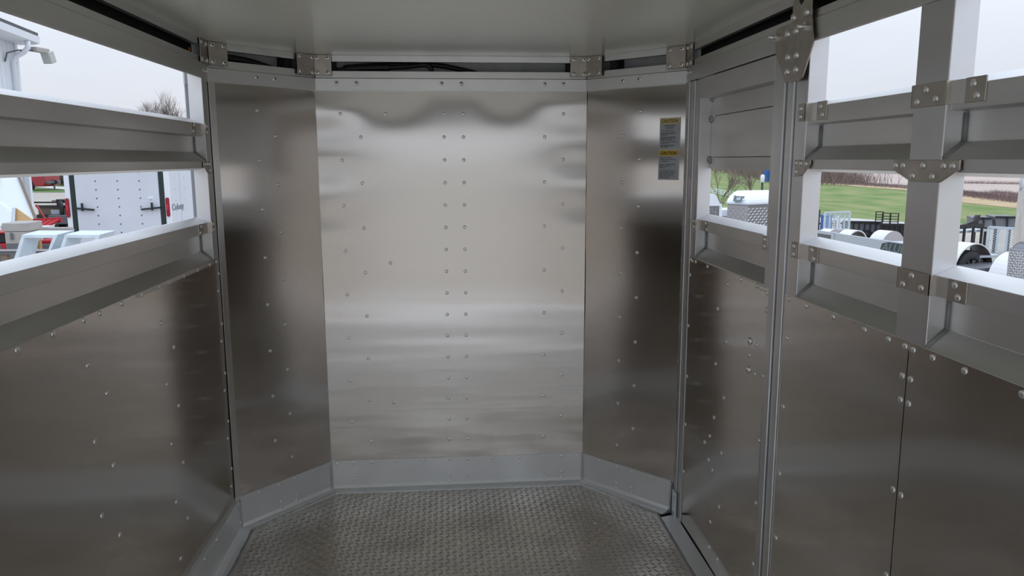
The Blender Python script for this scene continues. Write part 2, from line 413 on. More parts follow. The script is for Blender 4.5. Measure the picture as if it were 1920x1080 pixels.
# weld beads in the corners of the kick plates and along the plate edge
for F, u, W_ in ((FR,-.565,'a'), (FR,.617,'b'), (AL,.494,'c'), (AR,.490,'d')): pass
wb = MB()
for i, (p, q) in enumerate((((-.568,3.478,.108),(-.566,3.470,-.02)), ((.620,3.478,.108),(.618,3.470,-.02)), ((-.889,3.105,.108),(-.884,3.10,-.02)), ((.944,3.105,.108),(.940,3.10,-.02)))):
    p = Vector(p); q = Vector(q); n = 26; pts = [p.lerp(q, k/n) for k in range(n+1)]
    par = bpy.data.objects['baseboard_front'] if i < 2 else bpy.data.objects['baseboard_front_left' if i == 2 else 'baseboard_front_right']
    MB().tube(pts, [.0035+.0015*(k % 2) for k in range(n+1)], 6).build('weld_bead', 'weld', par, True)
for i in range(3):
    p = Vector((*[(-.850,3.112),(-.545,3.463),(.606,3.463)][i], FLOOR+.002)); q = Vector((*[(-.545,3.463),(.606,3.463),(.893,3.112)][i], FLOOR+.002))
    n = 70; pts = [p.lerp(q, k/n)+Vector((random.uniform(-.002,.002),random.uniform(-.002,.002),0)) for k in range(n+1)]
    MB().tube(pts, [.004+.002*random.random() for k in range(n+1)], 5).build('weld_bead', 'weld', floor, True)
for x0, x1 in ((-.847,-.847),(.891,.891)):
    n = 160; pts = [Vector((x0+random.uniform(-.002,.002), 3.11-(3.11-REAR)*k/n, FLOOR+.002)) for k in range(n+1)]
    MB().tube(pts, [.003+.002*random.random() for k in range(n+1)], 5).build('weld_bead', 'caulk', floor, True)

# ---- side walls
SIDE_RAIL = [(0,1.803),(.004,1.806),(.004,1.861),(.001,1.863),(.001,1.884),(-.02,1.884),(-.055,1.872),(-.055,1.828)]
SLAT_UP = [(-.008,1.637),(-.008,1.592),(-.044,1.590),(-.044,1.532),(-.002,1.498),(-.002,1.473),(-.050,1.465),(-.058,1.465),(-.058,1.656),(-.052,1.656)]
SLAT_LOW = [(-.008,1.269),(-.008,1.229),(-.044,1.227),(-.044,1.157),(0,1.119),(0,1.105),(-.058,1.105),(-.058,1.287),(-.052,1.287)]
def bay(F, W_, u0, u1):
    F.extr(MB(), SLAT_UP, u0, u1).build('upper_slat', 'rail_aluminium', W_, bevel=.0012)
    F.extr(MB(), SLAT_LOW, u0, u1).build('lower_slat', 'rail_aluminium', W_, bevel=.0012)
def post(F, W_, u0, u1, z0=1.10, z1=1.832, n=-.0005):
    return F.box(MB(), u0, u1, z0, z1, n-.052, n).build('post', 'post_aluminium', W_, bevel=.002)
def caulk(F, W_, u, sgn):      # grey sealant in the corner of the recessed slat and its post
    for pts in ([(-.043,1.226),(-.043,1.157)], [(-.043,1.157),(-.001,1.120)], [(-.043,1.588),(-.043,1.532)], [(-.043,1.532),(-.003,1.499)]):
        MB().tube([F.P(u-sgn*.002, z, n) for n, z in pts], .0042, 6).build('sealant_bead', 'caulk', W_, True)
def clip(F, W_, up0, up1, ur0, ur1, z0, z1, edge):   # plate bent from the post face round its edge onto the slat
    r = empty('clip_bracket'); r.parent = W_
    F.box(MB(), up0, up1, z0, z1, 0, .0035).build('post_leaf', 'stainless_bracket', r, bevel=.001)
    F.box(MB(), ur0, ur1, z0, z1, -.008, -.0045).build('slat_leaf', 'stainless_bracket', r, bevel=.001)
    s = -1 if ur0 < up0 else 1
    F.box(MB(), edge, edge+s*.0035, z0, z1, -.008, .0035).build('web', 'stainless_bracket', r)
    F.box(MB(), edge, ur1 if s < 0 else ur0, z0+.001, z1-.001, -.008, -.006).build('tongue', 'mill_aluminium', r)
    zc = (z0+z1)/2
    for dz in (-.011, .011):
        if abs(up1-up0) < .06: rivet(F, (up0+up1)/2, zc+dz, r, .0035)
        rivet(F, (ur0+ur1)/2 + (.006 if dz > 0 else -.006)*s*-1, zc+dz, r, -.0045)
    if abs(up1-up0) >= .06:
        for fu, dz in ((.25,-.009),(.55,.011),(.8,-.011)): rivet(F, up0+(up1-up0)*fu, zc+dz, r, .0035)
    return r
def gusset(F, W_, pts, rv):
    r = F.poly(MB(), pts, .0005, .0045).build('gusset_plate', 'stainless_bracket', W_, bevel=.0012)
    for u, z in rv: rivet(F, u, z, r, .0045)
def slow(u, z): return .0010*math.sin(u*3.1+z*2.3) + .0005*math.sin(u*7+z*5)
PB = [(.85,.95),(.20,.30),(-.45,-.35),(-1.33,-1.22)]     # posts behind the camera's view

wl = struct('wall_left', 'left side wall: dark riveted sheet below two open slat bands')
p = sheet(LW, 1.507, 3.110, .105, 1.119, 30, 24, slow, 'panel', 'sheet_metal', wl)
for u in (1.655,1.805,1.957,2.047,2.185,2.329,2.467,2.556,2.702,2.848,2.99,3.074): rivet(LW, u, 1.110, p, slow(u, 1.11))
for i in range(9):
    z = .995-.1*i
    for a in (1.954, 2.466): u = a if i % 2 == 0 else a+.09; rivet(LW, u, z, p, slow(u, z))
for u, z in ((3.096,1.061),(3.074,.995),(3.096,.859),(3.074,.792),(3.096,.655),(3.074,.589),(3.096,.453),(3.074,.388),(3.096,.249),(3.074,.182)): rivet(LW, u, z, p, slow(u, z))
sheet(LW, REAR, 1.5065, .105, 1.119, 30, 10, slow, 'panel', 'sheet_metal', wl)
r = LW.extr(MB(), SIDE_RAIL, REAR, 3.128).build('top_rail', 'rail_aluminium', wl, bevel=.0012)
for u in (3.062, 3.094): rivet(LW, u, 1.834, r, .004)
LW.box(MB(), REAR, 3.112, 1.922, CEIL, -.018, .002).build('ceiling_strip', 'rail_aluminium', wl)
LW.box(MB(), REAR, 3.13, 1.87, CEIL, -.066, -.056).build('slot_back', 'black_cavity', wl)  # black colour stands in for the shade inside the slot
post(LW, wl, 3.045, 3.108); bay(LW, wl, 1.56, 3.045); caulk(LW, wl, 3.045, 1)
post(LW, wl, 1.455, 1.56)
last = 1.455
for a, b in PB: post(LW, wl, a, b); bay(LW, wl, b, last); last = a
clip(LW, wl, 3.046, 3.068, 2.905, 2.950, 1.598, 1.637, 3.045)
clip(LW, wl, 3.046, 3.068, 2.905, 2.950, 1.228, 1.270, 3.045)
gusset(LW, wl, [(3.068,1.497),(2.985,1.497),(2.985,1.482),(3.035,1.452),(3.068,1.450)], [(3.056,1.488),(3.03,1.488),(3.004,1.488),(3.056,1.465)])
AL.box(MB(), .480, .507, .07, 1.80, 0, .005).build('corner_trim', 'trim_metal', waL, bevel=.001)
AL.box(MB(), .5, .51, .10, 1.80, -.012, .0).build('corner_gap', 'black_cavity', waL)

wr = struct('wall_right', 'right side wall: riveted sheets below open slat bands and posts')
for u0, u1 in ((1.5085, 2.1175), (REAR, 1.5055)):
    p = sheet(RW, u0, u1, -.03, 1.118, 20, 20, slow, 'panel', 'sheet_metal', wr)
    if u0 > 0:
        for u in (2.087,1.981,1.832,1.683,1.584,1.521): rivet(RW, u, 1.107, p, slow(u, 1.1))
        for z in (.993,.788,.583,.379,.18): rivet(RW, 2.086, z, p, slow(2.08, z))
        for z in (1.042,.989,.784,.581,.38): rivet(RW, 1.522, z, p, slow(1.52, z))
    else:
        for u in (1.492,1.426,1.329,1.181,1.03): rivet(RW, u, 1.106, p, slow(u, 1.1))
        for z in (1.042,.989,.784,.581,.38): rivet(RW, 1.492, z, p, slow(1.5, z))
r = RW.extr(MB(), SIDE_RAIL, REAR, 3.128).build('top_rail', 'rail_aluminium', wr, bevel=.0012)
for u in (3.10, 3.068): rivet(RW, u, 1.838, r, .004)
RW.box(MB(), REAR, 3.112, 1.918, CEIL, -.018, .002).build('ceiling_strip', 'rail_aluminium', wr)
RW.box(MB(), REAR, 3.13, 1.87, CEIL, -.066, -.056).build('slot_back', 'black_cavity', wr)  # slot's shade painted as a black back
# corner trim and door jambs
t = RW.box(MB(), 3.086, 3.110, .10, 1.80, 0, .004).build('corner_trim', 'trim_metal', wr)
for i in range(11): rivet(RW, 3.099, .22+.145*i, t, .004)
RW.box(MB(), 3.052, 3.084, -.03, 1.80, -.03, .010).build('door_jamb', 'post_aluminium', wr, bevel=.002)
RW.box(MB(), 2.998, 3.046, -.03, 1.80, -.03, .005).build('door_jamb', 'post_aluminium', wr, bevel=.002)
RW.box(MB(), 2.166, 2.206, -.03, 1.80, -.03, .012).build('door_jamb', 'post_aluminium', wr, bevel=.002)
RW.box(MB(), 2.120, 2.161, -.03, 1.80, -.03, .006).build('door_jamb', 'post_aluminium', wr, bevel=.002)
post(RW, wr, 2.047, 2.117); post(RW, wr, 1.455, 1.562)
bay(RW, wr, 1.562, 2.047); caulk(RW, wr, 2.047, 1)
last = 1.455
for a, b in PB: post(RW, wr, a, b); bay(RW, wr, b, last); last = a
caulk(RW, wr, 1.455, 1)
clip(RW, wr, 2.056, 2.090, 1.945, 1.998, 1.600, 1.647, 2.047)
clip(RW, wr, 2.052, 2.088, 1.945, 1.998, 1.227, 1.270, 2.047)
clip(RW, wr, 1.455, 1.566, 1.352, 1.408, 1.602, 1.648, 1.455)
clip(RW, wr, 1.449, 1.566, 1.352, 1.408, 1.227, 1.270, 1.455)
for z0 in (1.602, 1.227): RW.box(MB(), 1.562, 1.566, z0, z0+.045, -.03, .0035).build('bracket_return', 'stainless_bracket', wr)
gusset(RW, wr, [(2.096,1.497),(2.0,1.497),(2.0,1.485),(2.042,1.455),(2.096,1.451)], [(2.081,1.488),(2.054,1.488),(2.022,1.487),(2.080,1.465)])
gusset(RW, wr, [(1.613,1.497),(1.392,1.497),(1.392,1.479),(1.447,1.453),(1.547,1.453),(1.613,1.476)],
       [(1.601,1.486),(1.574,1.486),(1.505,1.486),(1.439,1.486),(1.412,1.486),(1.538,1.465),(1.472,1.465)])
hx = RW.poly(MB(), [(2.244,1.862),(2.232,1.868),(2.021,1.868),(2.001,1.796),(2.056,1.713),(2.072,1.708),(2.160,1.711),(2.235,1.800)], .010, .015).build('hinge_gusset', 'stainless_bracket', wr, bevel=.0015)
for u, z in ((2.157,1.842),(2.104,1.842),(2.147,1.778),(2.093,1.777),(2.147,1.739),(2.091,1.739)): rivet(RW, u, z, hx, .015, RIVB)
for u in (2.226, 2.043):
    MB().tube([RW.P(u,1.843,.015), RW.P(u,1.843,.042)], .0065, 8).build('bolt', 'rivet_metal', hx, True)
    MB().tube([RW.P(u,1.843,.015), RW.P(u,1.843,.022)], .012, 6).build('bolt_nut', 'rivet_metal', hx)
up = RW.box(MB(), 2.022, 2.136, 1.866, CEIL, .010, .014).build('hanger_plate', 'stainless_bracket', wr, bevel=.001)
for u, z in ((2.126,1.880),(2.047,1.880)): rivet(RW, u, z, up, .014, RIVB)
RW.poly(MB(), [(2.068,1.915),(2.082,1.905),(2.096,1.915),(2.096,1.935),(2.068,1.935)], .0135, .0146).build('slot_hole', 'black_cavity', up)
# flat threshold strip at the right foot of the wall
trm = struct('trim_1', 'flat aluminium threshold strip along the right wall foot')
RW.extr(MB(), [(.004,-.022),(.066,-.031),(.068,-.036),(.004,-.036)], REAR, 3.075).build('threshold', 'kick_aluminium', trm, bevel=.001)
RW.box(MB(), 3.04, 3.09, -.03, .09, .012, .016).build('jamb_foot', 'kick_aluminium', trm, bevel=.0015)
for z in (.075, .005): rivet(RW, 3.066, z, trm, .016)

# ---- side door
door = struct('door_1', 'narrow side escape door with riveted sheet and slat opening')
D0, D1 = 2.213, 2.994
RW.box(MB(), 2.942, D1, -.015, 1.80, -.052, 0).build('stile', 'post_aluminium', door, bevel=.002)
RW.box(MB(), D0, 2.268, -.015, 1.80, -.052, 0).build('stile', 'post_aluminium', door, bevel=.002)
RW.box(MB(), 2.268, 2.942, 1.728, 1.80, -.052, 0).build('header', 'rail_aluminium', door, bevel=.0015)
for z0, z1 in ((1.662,1.728),(1.508,1.660),(1.4645,1.506)):
    RW.box(MB(), 2.268, 2.940, z0, z1, -.058, -.046).build('board', 'rail_aluminium', door, bevel=.001)
RW.box(MB(), 2.10, 3.13, 1.79, 1.86, -.064, -.053).build('door_leak_strip', 'white_metal', wr)  # hidden strip added to stop light leaking in above the door
RW.box(MB(), 2.262, 2.946, 1.466, 1.726, -.064, -.058).build('board_backing', 'white_metal', door)  # added behind the board gaps to keep light from leaking through
RW.extr(MB(), SLAT_LOW, 2.268, 2.942).build('lower_slat', 'rail_aluminium', door, bevel=.0012)
for pts in ([(-.043,1.226),(-.043,1.157)], [(-.043,1.157),(-.001,1.120)]):
    MB().tube([RW.P(2.940, z, n) for n, z in pts], .005, 6).build('sealant_bead', 'caulk', door, True)
dp = sheet(RW, 2.226, 2.990, -.022, 1.114, 24, 30, lambda u, z: .0016*math.sin(u*6+z*2.5)+.0009*math.sin(z*9+u*4), 'panel', 'sheet_metal', door, .002)
DO = [(2.78,1.105),(2.572,1.071),(2.453,1.106),(2.317,1.107),(2.288,1.106),(2.258,1.106),(2.236,1.098),(2.658,.968),(2.569,.867),(2.30,.922),(2.353,.874),(2.301,.826),(2.661,.762),(2.236,1.045),(2.236,.837),(2.564,.664),(2.654,.561),(2.69,.476),(2.743,.432),(2.562,.459),(2.69,.382),(2.648,.359),(2.561,.255),(2.649,.153),(2.648,.051),(2.557,.052),(2.236,.629),(2.236,.421),(2.236,.212),(2.982,.836),(2.982,.624),(2.982,.419),(2.982,.214),(2.982,1.043),(2.98,1.106),(2.957,1.103),(2.918,1.105)]
ddisp = lambda u, z: .002+.0016*math.sin(u*6+z*2.5)+.0009*math.sin(z*9+u*4)
for u, z in DO: rivet(RW, u, z, dp, ddisp(u, z))
for u, z in ((2.354,.921),(2.353,.826)): rivet(RW, u, z, dp, ddisp(u, z), RIVB)
clip(RW, door, 2.944, 2.975, 2.812, 2.858, 1.229, 1.270, 2.942)
RW.box(MB(), 2.252, 2.290, 1.226, 1.270, -.008, .0035).build('clip_plate', 'stainless_bracket', door, bevel=.001)
for z in (1.237, 1.258): rivet(RW, 2.270, z, door, .0035)
for z, h in ((1.724,.016),(1.650,.022),(1.497,.026)):
    MB().tube([RW.P(2.938+random.uniform(-.003,.003), z-h/2+h*k/5, -.044+random.uniform(-.002,.004)) for k in range(6)], [.003,.007,.008,.009,.007,.003], 6).build('weld_bead', 'weld', door, True)

# ---- bent corner brackets under the ceiling
def corner_bracket(W_, FA, a0, a1, FB, b0, b1, an, bn, name='corner_bracket'):
    r = empty(name); r.parent = W_
    for F, u0, u1, nn in ((FA, a0, a1, an), (FB, b0, b1, bn)):
        F.box(MB(), u0, u1, 1.860, CEIL-.001, nn, nn+.0035).build('leaf', 'stainless_bracket', r, bevel=.001)
        lo, hi = min(u0, u1), max(u0, u1)
        for u in (lo+.016, hi-.016):
            for z in (1.873, 1.934): rivet(F, u, z, r, nn+.0035, POP)
corner_bracket(waL, FR, -.568, -.492, AL, .003, .098, .0125, .0125)
corner_bracket(waR, FR, .544, .620, AR, .003, .091, .0125, .0125)
corner_bracket(waL, AL, .424, .5035, LW, 3.022, 3.111, .0125, .006)
corner_bracket(waR, AR, .414, .5035, RW, 3.035, 3.111, .0125, .006)

# ---- rear door frame behind the camera, so that the mirror images have an end
tr2 = struct('trim_2', 'rear door frame of the trailer')
for x in (-.945, .997): MB().box((x-.05, REAR-.06, -.06), (x+.05, REAR, 1.98)).build('post', 'post_aluminium', tr2)
MB().box((-.99, REAR-.06, 1.87), (1.04, REAR, 1.98)).build('header', 'black_rubber', tr2)  # unseen; blackened to put a dark band into the nose wall's reflection
MB().box((-.99, REAR-.05, -.20), (1.04, REAR, -.037)).build('rear_sill', 'kick_aluminium', tr2)

# ---- outer skin of the trailer body
for F, W_, u0, u1 in ((LW, wl, REAR, 3.14), (RW, wr, REAR, 3.14), (FR, wf, -.61, .66), (AL, waL, -.02, .55), (AR, waR, -.02, .55)):
    z1 = 1.104 if F in (LW, RW) else 1.99
    n0 = -.058 if F in (LW, RW) else -.088
    F.box(MB(), u0, u1, -.16, z1, n0-.004, n0).build('outer_skin', 'white_metal', W_)
MB().prism([(x,y,-.16) for x,y in CP], (0,0,.10)).build('subfloor', 'black_steel', floor)

# ---- wiring in the front slot, stickers
def cable(name, label, pts, r, n=8):
    # smooth path through the points
    P_ = [Vector(p) for p in pts]; path = []
    for i in range(len(P_)-1):
        a = P_[max(i-1,0)]; b = P_[i]; c = P_[i+1]; d = P_[min(i+2,len(P_)-1)]
        for k in range(8):
            t = k/8; path.append(.5*((2*b)+(c-a)*t+(2*a-5*b+4*c-d)*t*t+(3*b-a-3*c+d)*t**3))
    path.append(P_[-1]); return tag(MB().tube(path, r, n).build(name, 'black_rubber', None, True), label, 'cable')
YC = 3.525
loom = empty('wiring_loom', (0, YC, 1.885)); tag(loom, 'black wiring loom with a thick splice sleeve in the front slot', 'cable')
def seg(name, pts, r):
    P_ = [Vector(p)-Vector((0, YC, 1.885)) for p in pts]; path = []
    for i in range(len(P_)-1):
        a = P_[max(i-1,0)]; b = P_[i]; c = P_[i+1]; d = P_[min(i+2,len(P_)-1)]
        for k in range(8):
            t = k/8; path.append(.5*((2*b)+(c-a)*t+(2*a-5*b+4*c-d)*t*t+(3*b-a-3*c+d)*t**3))
    path.append(P_[-1]); MB().tube(path, r, 8).build(name, 'black_rubber', loom, True)
seg('wire', [(-.60,YC,1.86),(-.50,YC,1.884),(-.43,YC,1.892)], .009)
seg('splice_sleeve', [(-.44,YC,1.892),(-.42,YC,1.896),(-.30,YC,1.900),(-.25,YC,1.901)], .0165)
seg('wire', [(-.26,YC,1.900),(-.18,YC,1.904),(-.10,YC,1.912),(-.075,YC,1.906),(-.065,YC,1.885),(-.064,YC,1.85)], .010)
seg('wire', [(-.40,YC+.02,1.906),(-.25,YC+.02,1.915),(-.06,YC+.02,1.915),(.06,YC+.02,1.896),(.18,YC+.02,1.868)], .011)
cable('drooping_cable', 'black cable sagging in the slot above the left angled wall', [AL.P(.49,1.895,-.04), AL.P(.40,1.900,-.04), AL.P(.28,1.893,-.04), AL.P(.17,1.872,-.04), AL.P(.07,1.85,-.04)], .014)
tag(MB().lathe([(.001,0),(.004,.001),(.004,.009),(.002,.013)], 10, o=LW.P(2.962,1.890,-.012)).build('wire_nut', 'orange_plastic', None, True), 'tiny orange wire connector in the dark slot by the left corner', 'connector')

def sticker(name, label, z0, z1, u0, u1, head, yel, inkh, title, lines, tsize):
    o = empty(name, AR.P((u0+u1)/2, z0, 0)); tag(o, label, 'sticker')
    org = Vector(o.location); nn = .0024
    def P(u, z, n): return AR.P(u, z, n)-org
    MB().prism([P(u0,z0,nn-.002), P(u1,z0,nn-.002), P(u1,z1,nn-.002), P(u0,z1,nn-.002)], AR.n*.0024).build('backing', 'sticker_grey', o)
    b = .0028
    MB().prism([P(u0+b,z0+b,nn), P(u1-b,z0+b,nn), P(u1-b,z1-b,nn), P(u0+b,z1-b,nn)], AR.n*.0007).build('face', 'sticker_face', o)
    MB().prism([P(u0+b,z1-b-head,nn), P(u1-b,z1-b-head,nn), P(u1-b,z1-b,nn), P(u0+b,z1-b,nn)], AR.n*.0010).build('heading_band', yel, o)
    e1 = AR.d
    mw = lambda u, z, n: basis(P(u, z, n), e1, (0,0,1))
    uc = (u0+u1)/2
    text_mesh('heading', 'CAUTION', .0185, inkh, o, mw(uc, z1-b-head+.0042, nn+.0012), 'CENTER', bold=.0003, xscale=.93)
    z = z1-b-head
    for s_, sz, al, gap in lines:
        z -= gap
        if s_: text_mesh('lettering', s_, sz, 'ink_soft', o, mw(uc if al == 'CENTER' else u0+.0065, z, nn+.0010), al, bold=.00012)
    return o
sticker('caution_sticker', 'upper grey caution sticker about corrosion hazard with faded yellow heading', 1.544, 1.668, .385, .481, .021, 'sticker_yellow_faded', 'ink_brown', 'CAUTION', [
    ('CORROSION', .0088, 'CENTER', .011), ('HAZARD!', .0088, 'CENTER', .0092),
    ('Wash out the unit after each use.', .0045, 'LEFT', .0095),
    ('Corrosive compounds from manure &', .0045, 'LEFT', .0082), ('minerals etching and eating into the', .0045, 'LEFT', .0045), ('aluminum surface.', .0045, 'LEFT', .0045),
    ('Prolonged exposure to animal waste,', .0045, 'LEFT', .0082), ('fertilizer, material, and similar materials', .0045, 'LEFT', .0045), ('can contribute to component', .0045, 'LEFT', .0045), ('deterioration and will void warranty.', .0045, 'LEFT', .0045),
    ('To improve corrosion resistance wash out', .0045, 'LEFT', .0075), ('the unit after each use.', .0045, 'LEFT', .0045),
    ('If unit is equipped with rubber mats,', .0045, 'LEFT', .0075), ('please wash both sides and let dry', .0045, 'LEFT', .0045), ('prior to reinstallation.', .0045, 'LEFT', .0045)], .006)
sticker('caution_sticker', 'lower grey caution sticker about treated wood with bright yellow heading', 1.415, 1.5385, .383, .480, .021, 'sticker_yellow', 'ink', 'CAUTION', [
    ('Never use pressure', .0072, 'LEFT', .0105), ('treated wood products in', .0072, 'LEFT', .0072), ('this equipment.', .0072, 'LEFT', .0072),
    ('Pressure treated wood is', .0072, 'LEFT', .0125), ('highly corrosive to', .0072, 'LEFT', .0070), ('aluminum.', .0072, 'LEFT', .0070),
    ('Use of pressure treated', .0072, 'LEFT', .0125), ('wood or bedding material', .0072, 'LEFT', .0070), ('which contains pressure', .0072, 'LEFT', .0070), ('treated wood, will void', .0072, 'LEFT', .0070), ('limited warranty.', .0072, 'LEFT', .0070)], .006)
#OUTDOORS
# ================================================================== OUTDOORS
def gp(px, py, d): return EYE + CF*d + CR*((px-960)/FPX*d) + CU*((540-py)/FPX*d)
def terrain(x, y):
    r = math.hypot(x, y); wr_ = sm(x/3)
    return -.55 - wr_*1.35*sm((r-8)/22) + wr_*.016*max(0, r-45)
def ground_hit(px, py):      # where a bearing of the photograph meets the lie of the land
    d = (gp(px, py, 1)-EYE); t = 3.0; prev = t
    while t < 420:
        p = EYE+d*t
        if p.z < terrain(p.x, p.y): break
        prev = t; t *= 1.03
    for _ in range(20):
        mm = (prev+t)/2; p = EYE+d*mm
        if p.z < terrain(p.x, p.y): t = mm
        else: prev = mm
    return EYE+d*t
def at_ground(px, d):        # a point of the ground at bearing px, forward depth d
    p = gp(px, 300, d); return Vector((p.x, p.y, terrain(p.x, p.y)))
# ---- land
vs = []; fs = []
rings = [0, 2, 4, 6, 8, 10, 12, 15, 18, 21, 24, 27, 30, 34, 39, 45, 55, 70, 90, 120, 170, 260, 420]
NA = 120
for r in rings:
    for k in range(NA):
        a = 2*math.pi*k/NA; x, y = r*math.sin(a), r*math.cos(a); vs.append((x, y, terrain(x, y)-.05))
for i in range(len(rings)-1):
    for k in range(NA): fs.append((i*NA+k, i*NA+(k+1)%NA, (i+1)*NA+(k+1)%NA, (i+1)*NA+k))
tag(MB().add(vs, fs).build('ground', 'gravel', None, True), 'gravel yard the trailers stand on', kind='structure')
def lerp_tab(xs, ys, x):
    for i in range(len(xs)-1):
        if x <= xs[i+1]: t = (x-xs[i])/(xs[i+1]-xs[i]); return ys[i]+(ys[i+1]-ys[i])*max(0, t)
    return ys[-1]
def strip(name, label, material, inner, outer, n, lift, kind='structure'):   # inner, outer: lists of ground points
    vs = []; fs = []
    for a, b in zip(inner, outer):
        for j in range(n+1):
            x = a[0]+(b[0]-a[0])*j/n; y = a[1]+(b[1]-a[1])*j/n; vs.append((x, y, terrain(x, y)+lift))
    for i in range(len(inner)-1):
        for j in range(n): q = i*(n+1)+j; fs.append((q, q+1, q+n+2, q+n+1))
    return tag(MB().add(vs, fs).build(name, material, None, True), label, kind=kind)
TX = [1250,1332,1440,1535,1600,1703,1805,1905,2150]
T_road = [436,430,424,419,418,424,428,427,430]
T_gb = [428,422,415,409,410,418,421,420,424]
T_gt = [311,317,334,345,350,358,381,392,402]
T_dt = [310,316,333,343.5,347,354,367,380,390]
PX = [1250+15*i for i in range(61)]
road = [ground_hit(x, lerp_tab(TX, T_road, x)) for x in PX]; gb = [ground_hit(x, lerp_tab(TX, T_gb, x)) for x in PX]
gt = [ground_hit(x, lerp_tab(TX, T_gt, x)) for x in PX]; dt = [ground_hit(x, lerp_tab(TX, T_dt, x)) for x in PX]
far = [Vector((p.x*1, p.y*1, 0)).normalized()*400 for p in dt]
strip('lane', 'pale gravel lane at the foot of the green field', 'concrete_pale', road, gb, 3, .03)
strip('field', 'green grass field rising beyond the trailer yard', 'grass_green', gb, gt, 24, .03)
strip('dry_field_edge', 'tan dry grass along the upper edge of the green field', 'dry_grass', gt, dt, 6, .05)
strip('stubble_field', 'pale stubble field above the brush line', 'stubble', dt, far, 24, .04)
LPX = [-60+20*i for i in range(24)]
def lg(py): return [ground_hit(x, py) for x in LPX]
g1, g2, g3, g4 = lg(379), lg(361.5), lg(352.5), lg(349)
strip('road', 'tan gravel road behind the white cargo trailer', 'road_tan', g1, g2, 8, .02)
strip('lawn', 'green verge beside the driveway behind the yard', 'lawn_green', g2, g3, 6, .03)
a_ = [ground_hit(x, 357-.09*(120-x)) for x in LPX]; b_ = [ground_hit(x, 351.5-.05*(120-x)) for x in LPX]
strip('driveway', 'pale concrete driveway crossing the verge', 'concrete_pale', a_, b_, 4, .06)
strip('far_lawn', 'thin far strip of grass below the dark woods', 'lawn_green', g3, [Vector((p.x*2.5, p.y*2.5, 0)) for p in g3], 8, .02)

# ---- bare trees and brush
def tree_meshes(h, seed, depth=6, spread=.5, thin=1.0):
    rnd = random.Random(seed); tr = MB(); br = MB()
    def grow(p, d, L, r, lev):
        q = p + d*L
        (tr if lev < 2 else br).tube([p, (p+q)/2+Vector((rnd.uniform(-1,1),rnd.uniform(-1,1),0))*L*.05, q], [r, r*.85, r*.7], 5 if lev < 2 else 3, cap=False)
        if lev >= depth: return
        for k in range(3 if lev > 0 else 4):
            a = rnd.uniform(0, 2*math.pi); s_ = rnd.uniform(.25, 1)*spread
            nd = (d + Vector((math.cos(a)*s_, math.sin(a)*s_, rnd.uniform(-.05,.25)))).normalized()
            grow(p+d*L*rnd.uniform(.6, 1), nd, L*rnd.uniform(.6,.82), r*.58, lev+1)
    grow(Vector((0,0,0)), Vector((0,0,1)), h*.27, h*.018*thin, 0)
    return tr.mesh('trunk', 'bark', True), br.mesh('branches', 'twig', True)
TM = [tree_meshes(7, 3, 6, .5, .62), tree_meshes(7, 5, 6, .6, .62), tree_meshes(7, 9, 6, .45, .62)]
def tree(name, label, p, h, k, group=None, rz=0.0):
    o = empty(name, p, rz); o.scale = (h/7,)*3; tag(o, label, 'tree', group)
    for nm, me in zip(('trunk', 'branches'), TM[k]):
        c = bpy.data.objects.new(nm, me); col.objects.link(c); c.parent = o
    return o
for i in range(20):
    px = 1318+14*i; b = ground_hit(px, lerp_tab(TX, T_dt, px)-1.2-.8*(i % 3)) if px < 1445 else ground_hit(px, lerp_tab(TX, T_dt, px)-3-2*(i % 3))
    r = math.hypot(b.x, b.y)
    tree('bare_tree', 'bare brown tree in the tree line above the green field', b, 5.2+1.2*random.random() if r > 80 else 3.6+.6*random.random(), i % 3, 'tree line above the field', random.uniform(0, 6))
def brush(name, label, pts, hmin, hmax, n, seed, m_='twig', wd=.03):
    rnd = random.Random(seed); mb = MB()
    for i in range(n):
        k = rnd.randrange(len(pts)); x, y = pts[k][0]+rnd.gauss(0, pts[k][2]), pts[k][1]+rnd.gauss(0, pts[k][2]); z = terrain(x, y)
        h = rnd.uniform(hmin, hmax); dx, dy = rnd.gauss(0, h*.35), rnd.gauss(0, h*.35); a = rnd.uniform(0, 3.14); ww = wd*rnd.uniform(.5, 1.3)
        mb.add([(x-ww*math.cos(a), y-ww*math.sin(a), z), (x+ww*math.cos(a), y+ww*math.sin(a), z), (x+dx, y+dy, z+h)], [(0,1,2)])
    return tag(mb.build(name, m_, None), label, 'brush', kind='stuff')
pts = []
for px in range(1320, 1588, 5):
    for e in (.5, 2, 4, 7):
        p = ground_hit(px, max(lerp_tab(TX, T_dt, px)-e, 308)); pts.append((p.x, p.y, 2.0))
brush('undergrowth', 'brown leafless undergrowth below the tree line', pts, .6, 2.6, 8000, 2, 'twig', .03)
pts = []
for px in range(1585, 1720, 4):
    for e in (0, 2, 3.5): p = ground_hit(px, lerp_tab(TX, T_dt, px)-e); pts.append((p.x, p.y, .5))
brush('low_brush', 'low reddish brown brush along the far edge of the field', pts, .06, .30, 6000, 3, 'twig_red', .014)
pts = []
for px in range(1790, 1925, 3):
    for e in (0, 4, 8 if px > 1850 else 4, 13 if px > 1860 else 3): p = ground_hit(px, lerp_tab(TX, T_dt, px)-e); pts.append((p.x, p.y, .5))
for px in range(1805, 1925, 4): p = ground_hit(px, 344+.02*(px-1805)); pts.append((p.x, p.y, .6))
brush('thicket', 'reddish brown thicket between green field and stubble right of the wide post', pts, .08, .42, 11000, 4, 'twig_red', .012)
t1 = at_ground(1353, 40); tree('bare_tree', 'small bare tree behind the white rail fence', t1, 4.2, 1, None, 1)
t2 = at_ground(1412, 44); tree('bare_tree', 'wide pale bare shrub tree above the round-roofed trailer', t2, 3.9, 0, None, 2)
